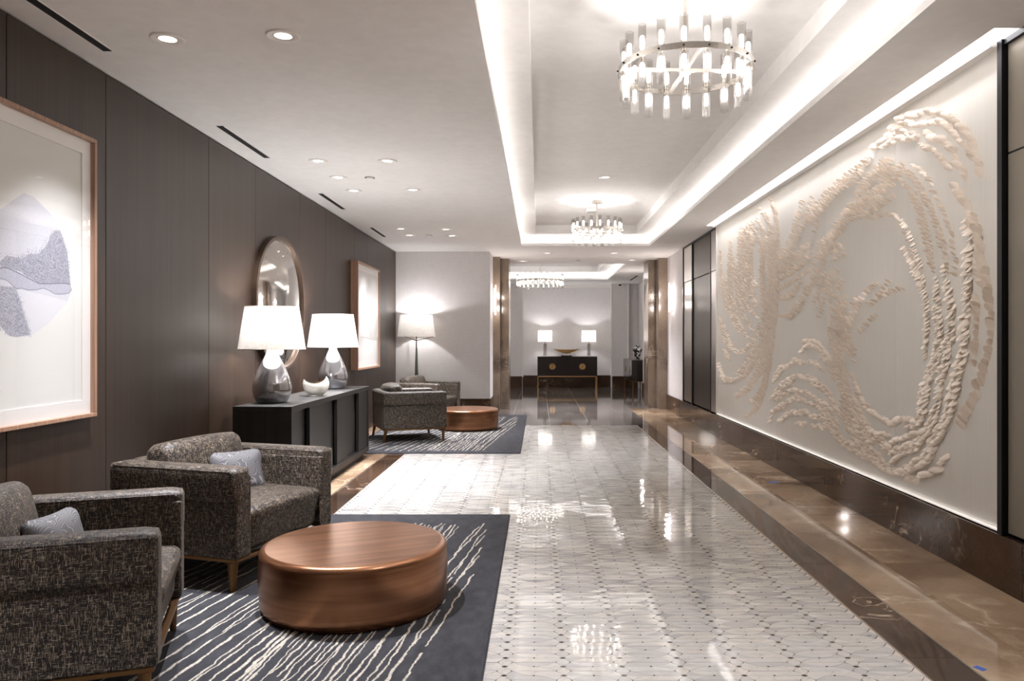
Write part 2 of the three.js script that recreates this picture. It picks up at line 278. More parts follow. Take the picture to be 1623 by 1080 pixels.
// ---------------------------------------------------------------- walls
{
  const w = struct('wall_left', 'dark brown wood veneer panelled wall on the left', 'wall');
  part('backing', bx(XL - 0.2, XL - 0.03, 0, CEIL, -3.1, 14.4), M.black, w);
  const seam = [-3.1, -1.8, -0.9, 0.45, 1.35, 2.7, 3.58, 4.4, 5.77, 6.72, 7.96, 8.92, 10.3, 11.08, 12.45, DB];
  for (let i = 0; i < seam.length - 1; i++) part('panel', bx(XL - 0.03, XL, 0, CEIL - 0.012, seam[i] + 0.0025, seam[i + 1] - 0.0025, 0.002, 1), M.veneer[(i * 3) % 4], w);

  const b = struct('wall_back', 'pale grey wall behind the floor lamp at the end of the panelling', 'wall');
  part('wall_face', bx(XL, -0.867, 0, CEIL, DB, 14.3), M.wallcloth, b);
  const bb = struct('baseboard_back', 'dark brown marble skirting below the pale back wall', 'baseboard');
  part('slab', bx(XL, -0.852, 0, 0.28, DB - 0.018, DB, 0.003, 1), M.darkStone[0], bb); part('slab', bx(-0.867, -0.852, 0, 0.28, DB, 14.08, 0.003, 1), M.darkStone[1], bb);

  const behind = struct('wall_behind', 'pale wall behind the camera', 'wall'); part('wall_face', bx(-2.8, 2.9, 0, CEIL, -3.3, -3.1), M.wallcloth, behind);

  // right wall: metal panels, relief bay, pale wall
  const r = struct('wall_right', 'right wall of bronze and steel metal panels and pale plaster', 'wall');
  part('backing', bx(2.5, 2.72, 0, 3.0, -3.1, 14.9), M.black, r);
  part('wall_face', bx(XA, 2.5, 0.28, CEIL, 12.74, 14.4), M.wallcloth, r);
  part('frame', bx(XA - 0.012, 2.5, 0.29, CEIL, 12.69, 12.74), M.blackMetal, r);
  const met = (m, d0, d1, x = XA) => { part('metal_panel', bx(x, 2.5, 0.305, 2.262, d0, d1, 0.002, 1), m, r); part('metal_panel', bx(x, 2.5, 2.272, CEIL - 0.03, d0, d1, 0.002, 1), m, r); };
  met(M.steel, 10.345, 10.68); met(M.darkBronze, 10.73, 11.97, XA + 0.012); met(M.steel, 12.03, 12.685);
  part('frame', bx(XA - 0.006, 2.5, 0.29, CEIL, 10.68, 10.73), M.blackMetal, r); part('frame', bx(XA - 0.006, 2.5, 0.29, CEIL, 11.97, 12.03), M.blackMetal, r);
  part('frame', bx(XA - 0.01, 2.5, CEIL - 0.03, CEIL - 0.002, 10.33, 12.74), M.blackMetal, r);
  part('frame', bx(XA - 0.03, 2.5, 0.29, CEIL, 3.915, 3.955), M.blackMetal, r);
  met(M.bronzePanel, 2.6, 3.91); met(M.bronzePanel, 1.2, 2.59); met(M.bronzePanel, -0.2, 1.19); met(M.bronzePanel, -3.1, -0.21);
  part('frame', bx(XA + 0.004, 2.5, 2.262, 2.272, -3.1, 3.91), M.blackMetal, r); part('frame', bx(XA - 0.02, 2.5, CEIL - 0.03, CEIL, -3.1, 3.91), M.blackMetal, r);
  const br = struct('baseboard_right', 'tall dark brown marble skirting with ledge below the relief', 'baseboard');
  const js = [-3.1, -1.36, -0.08, 1.2, 2.48, 3.76, 5.05, 6.33, 7.61, 8.89, 10.17, 11.45, 12.73, 14.3];
  for (let i = 0; i < js.length - 1; i++) part('slab', bx(2.395, 2.43, 0, 0.287, js[i] + 0.001, js[i + 1] - 0.001, 0.003, 1), M.darkStone[i % 3], br);
  part('ledge_gap', bx(2.43, 2.5, 0, 0.28, -3.1, 14.3), M.black, br);

  // pillars at the far opening
  const pil = (name, label, boxes) => { const p = struct(name, label, 'pillar'); boxes.forEach(([x0, x1, d0, d1], i) => { part('slab', bx(x0, x1, 0, 0.95, d0, d1, 0.004, 1), M.pillar[i % 3], p); part('slab', bx(x0, x1, 0.953, CEIL, d0, d1, 0.004, 1), M.pillar[(i + 1) % 3], p); }); };
  pil('pillar', 'stepped brown marble pillar at the left of the far opening', [[-0.9, -0.737, 14.1, 14.9], [-0.737, -0.583, 14.45, 15.2]]);
  pil('pillar_001', 'stepped brown marble pillar at the right of the far opening', [[2.25, 2.5, 14.3, 15.0], [2.1, 2.25, 14.62, 15.25]]);

  // far room shell
  const f = struct('wall_far', 'pale end wall of the far room with piers', 'wall');
  part('wall_face', bx(-2.9, 2.95, 0, 3.0, 21.3, 21.5), M.wallcloth, f);
  part('pier', bx(-2.9, -0.475, 0, CEIL, 20.75, 21.3), M.wallcloth, f); part('pier', bx(2.0, 2.41, 0, CEIL, 20.8, 21.3), M.wallcloth, f); part('pier', bx(2.46, 2.95, 0, CEIL, 20.95, 21.3), M.wallcloth, f);
  part('edge_trim', bx(-0.475, -0.44, 0.3, CEIL, 20.74, 20.78), M.trimWhite, f); part('edge_trim', bx(1.965, 2.0, 0.3, CEIL, 20.78, 20.83), M.trimWhite, f); part('edge_trim', bx(2.41, 2.46, 0.3, CEIL, 20.79, 20.84), M.trimWhite, f);
  part('crown', bx(-0.475, 2.0, CEIL - 0.07, CEIL, 21.2, 21.3), M.trimWhite, f); part('crown', bx(-0.475, 2.0, CEIL - 0.025, CEIL, 21.1, 21.2), M.trimWhite, f);
  const fb = struct('baseboard_far', 'dark brown marble skirting along the far end wall', 'baseboard');
  for (const [x0, x1, d] of [[-2.9, -0.475, 20.735], [-0.475, 0.8, 21.285], [0.8, 2.0, 21.285], [2.0, 2.41, 20.785], [2.41, 2.95, 20.935]]) part('slab', bx(x0, x1, 0, 0.32, d, d + 0.015, 0.003, 1), M.darkStone[Math.abs(Math.round(x0)) % 3], fb);
  const fr = struct('wall_far_right', 'pale right wall of the far room', 'wall');
  part('wall_face', bx(2.39, 2.9, 0, CEIL, 15.25, 17.5), M.wallcloth, fr); part('wall_face', bx(2.72, 2.95, 0, CEIL, 17.5, 21.3), M.wallcloth, fr); part('wall_face', bx(2.5, 2.9, 0, CEIL, 14.9, 15.25), M.wallcloth, fr);
  part('skirting_slab', bx(2.375, 2.39, 0, 0.32, 15.25, 17.5), M.darkStone[0], fr); part('skirting_slab', bx(2.375, 2.72, 0, 0.32, 17.5, 17.515), M.darkStone[1], fr);
  const fl = struct('wall_far_left', 'pale left wall of the far room', 'wall');
  part('wall_face', bx(-3.0, -2.75, 0, CEIL, 14.3, 21.3), M.wallcloth, fl); part('wall_face', bx(-2.75, -0.737, 0, CEIL, 14.9, 15.2), M.wallcloth, fl);
  part('wall_face', bx(-2.75, -0.9, 0, CEIL, 14.3, 14.9), M.wallcloth, fl);
}

// ---------------------------------------------------------------- wall relief of clay petals
// each flow: petal length, lift from the wall in degrees, tip direction, then (depth, height, half width) along the flow, in metres
const FLOW = [
  [0.06,50,-1,10.08,2.46,0.066,9.99,2.07,0.061,9.78,1.75,0.047,9.6,1.66,0.031,9.29,1.49,0.03,9.1,1.4,0.028],
  [0.06,50,-1,9.86,2.11,0.053,9.65,1.8,0.048,9.52,1.7,0.039],
  [0.06,50,-1,9.53,2.53,0.11,9.58,2.26,0.11,9.51,1.88,0.1,9.4,1.75,0.075,9.19,1.55,0.063,8.94,1.4,0.046,8.69,1.32,0.036],
  [0.06,50,-1,9.4,2.31,0.068,9.28,2.01,0.064,9.1,1.74,0.052,8.87,1.56,0.037,8.62,1.44,0.029,8.48,1.39,0.027],
  [0.07,50,-1,8.69,2.65,0.047,9.02,2.55,0.076,9.12,2.28,0.1,9.02,1.99,0.084,8.83,1.74,0.058,8.54,1.61,0.036,8.32,1.55,0.03],
  [0.07,50,-1,8.45,2.65,0.067,8.77,2.51,0.096,8.88,2.25,0.121,8.75,1.97,0.089,8.47,1.74,0.065,8.32,1.67,0.051],
  [0.07,50,-1,8.37,2.53,0.061,8.59,2.38,0.079,8.64,2.16,0.088,8.54,1.98,0.056,8.32,1.88,0.038],
  [0.09,40,-1,8.2,2.7,0.039,7.98,2.58,0.054,7.87,2.39,0.074,7.79,2.14,0.079,7.74,1.89,0.082,7.74,1.65,0.082,7.81,1.44,0.081,7.89,1.18,0.079,8.02,0.95,0.075,8.14,0.76,0.067,8.37,0.55,0.047,8.83,0.38,0.039],
  [0.09,40,-1,8.32,2.62,0.056,8.15,2.46,0.062,8.02,2.28,0.076,7.93,2.03,0.084,7.93,1.78,0.087,7.98,1.61,0.087,7.98,1.44,0.086,8.06,1.25,0.079,8.23,0.99,0.064,8.57,0.79,0.042,9.25,0.59,0.038],
  [0.08,45,-1,8.32,2.42,0.064,8.19,2.23,0.075,8.19,1.98,0.08,8.15,1.73,0.078,8.1,1.51,0.079,8.18,1.27,0.068,8.37,1.11,0.048,8.72,0.93,0.034,9.37,0.8,0.028,9.86,0.82,0.044,10.16,1.0,0.073],
  [0.06,50,-1,8.25,1.47,0.049,8.42,1.33,0.038,8.77,1.21,0.028,9.13,1.16,0.024,9.55,1.27,0.045,9.86,1.51,0.062],
  [0.06,50,-1,10.1,1.59,0.056,9.93,1.37,0.043,9.55,1.17,0.033],
  [0.06,50,-1,9.89,1.17,0.041,9.55,1.05,0.039],
  [0.08,40,-1,7.86,2.75,0.038,7.72,2.57,0.043,7.67,2.36,0.049,7.65,2.18,0.05,7.66,2.03,0.051],
  [0.06,50,-1,8.42,1.23,0.031,8.67,1.1,0.033,8.92,0.97,0.029,9.22,0.89,0.024],
  [0.06,50,-1,7.89,1.13,0.046,8.06,0.87,0.043,8.23,0.72,0.027,8.62,0.59,0.023],
  [0.075,58,1,7.71,2.03,0.031,7.36,2.2,0.031,7.12,2.36,0.034,6.9,2.56,0.035],
  [0.075,58,1,7.66,1.97,0.033,7.22,2.15,0.034,6.9,2.35,0.038,6.68,2.55,0.039],
  [0.075,58,1,6.77,2.35,0.072,6.43,2.45,0.066,6.05,2.52,0.057,5.71,2.56,0.055,5.51,2.62,0.058],
  [0.07,58,1,7.6,1.98,0.048,7.17,2.05,0.047,6.74,2.15,0.046],
  [0.075,58,1,6.62,2.24,0.042,6.56,2.33,0.042],
  [0.07,58,1,5.75,2.38,0.061,5.57,2.45,0.055,5.36,2.5,0.047,5.17,2.52,0.043],
  [0.07,58,1,6.04,2.29,0.049,5.75,2.3,0.05,5.45,2.33,0.047,5.14,2.34,0.043],
  [0.075,58,1,6.18,2.21,0.042,5.83,2.24,0.037,5.5,2.22,0.035,5.38,2.25,0.037,5.14,2.26,0.033],
  [0.065,58,1,5.5,2.17,0.019,5.31,2.17,0.018,5.14,2.14,0.017],
  [0.06,50,1,4.81,1.78,0.019,4.92,1.91,0.02,5.02,2.06,0.019,5.11,2.14,0.017],
  [0.075,58,1,6.53,2.1,0.044,6.33,2.12,0.046,6.04,2.17,0.046,5.96,2.19,0.048],
  [0.075,58,1,6.55,2.0,0.048,6.27,2.04,0.043,6.0,2.03,0.039],
  [0.07,58,1,6.21,1.94,0.023,5.96,1.97,0.022],
  [0.07,58,1,7.69,1.89,0.029,7.26,1.94,0.029,6.91,1.99,0.03,6.68,2.06,0.031],
  [0.07,58,1,7.64,1.79,0.018,7.17,1.85,0.017,6.83,1.9,0.018,6.6,1.96,0.019],
  [0.075,58,1,7.59,1.7,0.028,7.17,1.73,0.03,6.96,1.82,0.037],
  [0.08,58,1,7.69,1.54,0.029,7.35,1.51,0.029,7.04,1.59,0.04,6.79,1.74,0.045,6.53,1.88,0.041,6.38,1.95,0.038],
  [0.07,58,1,6.64,1.6,0.029,6.53,1.71,0.029,6.38,1.86,0.029],
  [0.07,58,1,6.51,1.49,0.039,6.42,1.65,0.037,6.25,1.85,0.034],
  [0.07,58,1,6.29,1.6,0.033,6.25,1.73,0.03,6.11,1.86,0.026],
  [0.075,58,1,6.18,1.53,0.03,6.11,1.66,0.029,6.02,1.77,0.027],
  [0.055,62,1,5.36,2.41,0.065,5.16,2.43,0.054,5.0,2.39,0.049],
  [0.06,55,-1,4.87,2.43,0.016,4.72,2.33,0.017,4.62,2.2,0.019,4.5,2.05,0.019,4.42,1.9,0.021,4.39,1.78,0.023,4.38,1.67,0.023],
  [0.055,58,-1,5.04,2.46,0.027,4.88,2.34,0.028,4.75,2.21,0.03,4.64,2.07,0.032,4.56,1.93,0.034,4.5,1.79,0.035,4.47,1.69,0.036],
  [0.055,58,-1,5.08,2.38,0.031,4.92,2.26,0.033,4.8,2.12,0.037,4.72,1.97,0.041,4.67,1.81,0.042,4.63,1.71,0.041],
  [0.075,38,1,4.51,1.77,0.045,4.49,1.66,0.043,4.44,1.56,0.043,4.44,1.42,0.044,4.45,1.32,0.043,4.48,1.28,0.044,4.49,1.17,0.043,4.54,1.1,0.043,4.58,0.96,0.044,4.62,0.85,0.042,4.69,0.75,0.037,4.76,0.7,0.034,4.86,0.62,0.03,5.05,0.54,0.03,5.13,0.49,0.034],
  [0.06,38,1,4.61,1.7,0.043,4.6,1.57,0.043,4.58,1.46,0.043,4.58,1.31,0.043,4.62,1.17,0.041,4.69,1.08,0.039,4.79,0.93,0.042,4.82,0.84,0.044],
  [0.07,38,1,4.68,1.07,0.028,4.72,0.95,0.028,4.75,0.86,0.027,4.81,0.78,0.021,4.93,0.74,0.017],
  [0.06,40,1,5.01,1.93,0.023,4.88,1.79,0.022,4.78,1.67,0.023,4.72,1.54,0.026,4.72,1.39,0.027,4.73,1.31,0.027,4.74,1.21,0.027],
  [0.055,45,1,5.04,2.11,0.019,4.93,1.99,0.019,4.84,1.86,0.02,4.75,1.69,0.021],
  [0.085,38,1,4.3,2.0,0.039,4.24,1.91,0.046,4.27,1.75,0.047,4.27,1.62,0.047,4.27,1.49,0.047,4.3,1.35,0.047,4.3,1.28,0.047,4.34,1.16,0.046,4.39,1.04,0.046,4.44,0.92,0.046,4.51,0.8,0.041,4.62,0.68,0.04,4.73,0.56,0.036,4.93,0.47,0.031,5.14,0.41,0.032,5.34,0.41,0.035],
  [0.1,45,-1,4.36,2.16,0.022,4.29,2.09,0.023,4.21,1.98,0.025,4.14,1.87,0.027,4.11,1.75,0.028,4.07,1.63,0.027,4.04,1.54,0.027,4.03,1.41,0.028,4.04,1.32,0.028,4.05,1.22,0.027,4.12,1.08,0.027,4.18,0.96,0.026,4.3,0.8,0.026],
  [0.085,40,-1,4.19,1.96,0.028,4.16,1.85,0.03,4.18,1.75,0.03,4.16,1.65,0.027,4.1,1.58,0.024],
  [0.1,42,-1,4.18,1.5,0.024,4.17,1.42,0.024,4.18,1.33,0.024,4.19,1.23,0.024,4.2,1.15,0.024],
  [0.1,38,-1,5.3,2.8,0.022,5.08,2.79,0.02,4.8,2.74,0.018,4.56,2.67,0.016,4.42,2.6,0.017,4.35,2.53,0.019,4.26,2.45,0.02,4.2,2.35,0.022,4.16,2.26,0.023,4.13,2.19,0.023],
  [0.085,38,-1,5.16,2.75,0.021,4.96,2.73,0.018,4.77,2.66,0.017,4.54,2.61,0.016,4.44,2.53,0.018,4.32,2.43,0.018,4.24,2.35,0.018],
  [0.09,38,-1,5.41,2.7,0.021,5.21,2.71,0.019,5.03,2.68,0.016,4.8,2.58,0.015],
  [0.095,38,-1,4.7,2.58,0.015,4.55,2.5,0.015,4.44,2.43,0.018,4.38,2.34,0.019,4.32,2.27,0.019,4.28,2.19,0.02],
  [0.075,38,-1,4.77,2.53,0.018,4.65,2.47,0.018,4.55,2.39,0.019,4.43,2.3,0.019],
  [0.085,38,-1,5.28,2.66,0.017,5.08,2.65,0.015,4.81,2.58,0.014],
  [0.075,42,-1,6.25,1.54,0.04,6.27,1.35,0.04,6.2,1.19,0.037,6.15,1.07,0.035,6.05,0.95,0.036,6.01,0.75,0.036,5.91,0.62,0.033],
  [0.09,40,-1,6.05,1.58,0.086,6.1,1.42,0.089,6.1,1.25,0.089,6.05,1.07,0.085,5.99,0.94,0.081,5.89,0.75,0.071,5.7,0.62,0.051,5.46,0.55,0.043],
  [0.075,48,-1,5.94,1.63,0.035,5.99,1.51,0.037,5.96,1.34,0.036,5.89,1.16,0.034],
  [0.08,52,-1,5.6,1.64,0.036,5.74,1.55,0.042,5.87,1.42,0.049,5.91,1.34,0.057,5.81,1.23,0.052,5.78,1.13,0.057],
  [0.075,58,-1,5.41,1.7,0.025,5.54,1.64,0.025],
  [0.07,58,-1,5.22,1.69,0.016,5.39,1.59,0.015,5.54,1.54,0.014],
  [0.07,58,-1,5.01,1.63,0.011,5.23,1.61,0.011,5.38,1.6,0.012],
  [0.07,58,-1,5.41,1.46,0.013,5.58,1.41,0.015,5.7,1.34,0.017],
  [0.08,40,-1,5.83,1.02,0.039,5.74,0.91,0.035,5.6,0.82,0.027,5.43,0.77,0.023,5.33,0.73,0.025],
  [0.08,40,-1,5.96,0.87,0.029,5.78,0.82,0.034,5.64,0.7,0.035,5.46,0.62,0.028,5.28,0.57,0.025],
  [0.08,36,-1,5.84,0.74,0.051,5.6,0.65,0.047,5.38,0.59,0.044,5.2,0.54,0.043,5.14,0.52,0.041],
  [0.075,34,-1,5.93,0.63,0.063,5.75,0.57,0.063,5.56,0.49,0.059,5.34,0.43,0.053,5.2,0.4,0.05],
  [0.085,34,-1,7.79,0.88,0.042,7.54,1.01,0.033,7.15,1.1,0.024,6.88,1.09,0.023],
  [0.075,34,-1,6.75,1.11,0.018,6.62,1.1,0.02,6.42,1.03,0.022],
  [0.085,36,-1,6.96,1.21,0.046,6.82,1.27,0.035,6.59,1.26,0.038,6.4,1.17,0.051,6.27,1.09,0.064,6.19,0.96,0.071],
  [0.085,34,-1,7.84,0.71,0.045,7.5,0.85,0.039,7.12,0.95,0.031,6.79,0.96,0.03,6.53,0.91,0.034,6.33,0.86,0.04,6.17,0.75,0.045,6.01,0.66,0.043],
  [0.085,34,-1,7.72,0.69,0.032,7.22,0.82,0.027,6.82,0.81,0.028,6.5,0.77,0.03,6.27,0.71,0.036,6.1,0.6,0.041],
  [0.085,34,-1,7.91,0.46,0.063,7.8,0.57,0.041,7.5,0.65,0.032,7.1,0.76,0.027,6.79,0.73,0.028,6.48,0.71,0.03,6.25,0.63,0.036,6.05,0.53,0.038],
  [0.085,34,-1,7.54,0.51,0.036,7.32,0.6,0.029,6.96,0.64,0.026,6.68,0.63,0.027,6.4,0.62,0.03,6.2,0.54,0.035,6.01,0.47,0.033],
  [0.075,34,-1,7.07,0.52,0.018,6.85,0.55,0.017],
  [0.08,34,-1,6.68,0.54,0.022,6.35,0.56,0.021],
  [0.08,34,-1,6.19,0.54,0.056,5.99,0.48,0.045,5.74,0.47,0.041,5.48,0.43,0.042],
  [0.09,36,1,4.78,0.8,0.018,4.93,0.77,0.018,5.05,0.77,0.019,5.19,0.73,0.02],
  [0.08,36,1,4.81,0.71,0.014,4.97,0.67,0.015,5.13,0.62,0.015],
  [0.08,36,1,4.9,0.65,0.016,5.02,0.59,0.016,5.16,0.54,0.015],
  [0.09,36,1,4.47,0.63,0.024,4.57,0.53,0.021,4.76,0.45,0.021],
  [0.08,36,1,4.81,0.4,0.018,4.96,0.41,0.018],
  [0.09,36,1,5.22,0.73,0.012,5.29,0.75,0.012],
  [0.085,36,1,5.2,0.64,0.016,5.34,0.64,0.017]
];
{
  const t = thing('wall_relief', 'huge pale wall relief of swirling cream clay petals in a lit bay', 'wall art', [XA, 0.308, -7.13]);
  const L = (x, y, d) => [x - XA, y - 0.308, -d + 7.13];
  const put = (n, g, m, l) => { g.translate(-XA, -0.308, 7.13); return part(n, g, m, t, l); };
  const ds = [3.965, 5.15, 6.4, 7.65, 8.9, 10.3];
  for (let i = 0; i < 5; i++) put('backing_panel', bx(XA, XA + 0.03, 0.308, 2.838, ds[i] + 0.001, ds[i + 1] - 0.001), M.panel);
  put('top_lip', bx(XA - 0.06, XA + 0.03, 2.838, 2.866, 3.965, 10.3), M.trimWhite);
  put('side_trim', bx(XA - 0.016, XA + 0.03, 0.3, 2.868, 3.957, 3.965), M.trimWhite); put('side_trim', bx(XA - 0.016, XA + 0.03, 0.3, 2.868, 10.3, 10.312), M.trimWhite);
  put('light_strip', bx(XA - 0.016, XA + 0.012, 0.299, 0.307, 3.97, 10.29), M.ledEdge, 'glowing strip under the panel');
  const e = new THREE.RectAreaLight(WARM, POWER.edge * 6, 0.014, 6.3); e.position.set(...L(XA - 0.01, 0.309, 7.13)); e.rotation.x = Math.PI / 2; e.name = 'edge_light'; t.add(e);
  // petal shell: root at the origin, tip towards +y, cupped, 2.5 mm thick at unit scale ~ 80 mm
  const petal = (wide, root, curl, cup) => {
    const nu = 7, nv = 4, th = 0.03, pos = [], idx = [];
    for (let s = 0; s < 2; s++) for (let i = 0; i <= nu; i++) for (let j = 0; j <= nv; j++) {
      const f = root + (Math.PI - 0.06 - root) * i / nu, u = (1 - Math.cos(f)) / 2, w = wide * Math.sin(f), q = j / nv * 2 - 1;
      pos.push(q * w, u, curl * u * u - cup * q * q * w - s * th);
    }
    const n = (nu + 1) * (nv + 1), at = (s, i, j) => s * n + i * (nv + 1) + j;
    for (let i = 0; i < nu; i++) for (let j = 0; j < nv; j++) { const a = at(0, i, j), b = at(0, i, j + 1), c = at(0, i + 1, j + 1), d = at(0, i + 1, j); idx.push(a, b, c, a, c, d); const A = at(1, i, j), B = at(1, i, j + 1), C = at(1, i + 1, j + 1), D = at(1, i + 1, j); idx.push(A, C, B, A, D, C); }
    for (let i = 0; i < nu; i++) for (const [j, f] of [[0, 0], [nv, 1]]) { const a = at(0, i, j), b = at(0, i + 1, j), c = at(1, i + 1, j), d = at(1, i, j); f ? idx.push(a, c, b, a, d, c) : idx.push(a, b, c, a, c, d); }
    for (let j = 0; j < nv; j++) { const a = at(0, nu, j), b = at(0, nu, j + 1), c = at(1, nu, j + 1), d = at(1, nu, j); idx.push(a, b, c, a, c, d); }
    let g = new THREE.BufferGeometry(); g.setAttribute('position', new THREE.Float32BufferAttribute(pos, 3)); g.setIndex(idx); g = toCreasedNormals(g, 0.7);
    const uv = [], q = g.attributes.position; for (let i = 0; i < q.count; i++) uv.push(q.getX(i), q.getY(i)); g.setAttribute('uv', new THREE.Float32BufferAttribute(uv, 2)); return g;
  };
  // two discs for the broad scales, two blades for the upright ones
  const G = [petal(0.38, 0.5, 0.1, 0.3), petal(0.33, 0.6, 0.16, 0.4), petal(0.24, 0.45, 0.16, 0.3), petal(0.2, 0.5, 0.24, 0.3)];
  const r = rng(4242), all = [];
  for (const [full, lift, tip, ...q] of FLOW) {
    const blade = lift > 46, size = full * (blade ? 0.68 : 0.66);
    const pts = []; for (let i = 0; i < q.length; i += 3) pts.push(new THREE.Vector3(q[i], q[i + 1], q[i + 2]));
    const curve = new THREE.CatmullRomCurve3(pts, false, 'centripetal'), len = curve.getLength(), step = size * (blade ? 0.8 : 0.58), n = Math.max(2, Math.round(len / step));
    for (let i = 0; i <= n; i++) {
      const u = Math.min(1, Math.max(0, (i + (r() - 0.5) * 0.35) / n)), p = curve.getPointAt(u), tg = curve.getTangentAt(u), l = Math.hypot(tg.x, tg.y), tx = tg.x / l, ty = tg.y / l;
      const end = Math.min(1, 0.45 + 3 * Math.min(u, 1 - u)), hw = Math.max(p.z * end, 0), m = Math.max(1, Math.round(2 * hw / (size * (blade ? 0.72 : 0.74))));
      for (let k = 0; k < m; k++) {
        const o = m === 1 ? (r() - 0.5) * hw : (-1 + (2 * k + 1) / m + (r() - 0.5) * 0.5 / m) * hw, sz = size * (0.8 + 0.4 * r());
        const d = p.x - ty * o + (r() - 0.5) * size * 0.15, y = p.y + tx * o + (r() - 0.5) * size * 0.15;
        if (d < 4.03 || d > 10.22 || y < 0.36 || y > 2.78) continue;
        let dx = tx * tip, dy = ty * tip;
        if (lift > 55) { dx = dx * 0.2; dy = Math.abs(dy) * 0.5 + 0.7; const h = Math.hypot(dx, dy); dx /= h; dy /= h; }
        if (dx < 0) { dx *= -0.5; const h = Math.hypot(dx, dy); dx /= h; dy /= h; }
        const a = Math.atan2(dy, dx) + (r() - 0.5) * 0.5, b = (lift * (blade ? 0.85 : dy < -0.1 ? 0.85 : 0.7) + (r() - 0.5) * (blade ? 34 : 18)) * Math.PI / 180;
        all.push({ d, y, a, b, sz, g: (blade ? 2 : 0) + Math.floor(r() * 2), roll: (blade ? 0.5 : full > 0.095 && lift > 40 ? 0.75 : 0) + (r() - 0.5) * (blade ? 1.5 : 0.6) });
      }
    }
  }
  // wall basis: e1 = greater depth (-z), e2 = up, n = into the room (-x)
  const place = ({ d, y, a, b, sz, roll }) => {
    const dir = new THREE.Vector3(0, Math.sin(a), -Math.cos(a)), n = new THREE.Vector3(-1, 0, 0), up = dir.clone().multiplyScalar(Math.cos(b)).addScaledVector(n, Math.sin(b)), z = n.clone().multiplyScalar(Math.cos(b)).addScaledVector(dir, -Math.sin(b)), x = up.clone().cross(z);
    return new THREE.Matrix4().makeBasis(x, up, z).multiply(new THREE.Matrix4().makeRotationY(roll)).scale(new THREE.Vector3(sz, sz * 1.05, sz)).setPosition(...L(XA + 0.003, y, d));
  };
  all.sort((p, q) => p.d / p.sz - q.d / q.sz);
  const rest = [];
  all.forEach((p, i) => {
    const m = place(p);
    if (i < 300) { const o = part('petal', G[p.g], M.clay, t); o.applyMatrix4(m); } else rest.push(G[p.g].clone().applyMatrix4(m));
  });
  part('petal_field', mergeGeometries(rest), M.clay, t).userData.kind = 'stuff';
  console.log('petals', all.length);
}

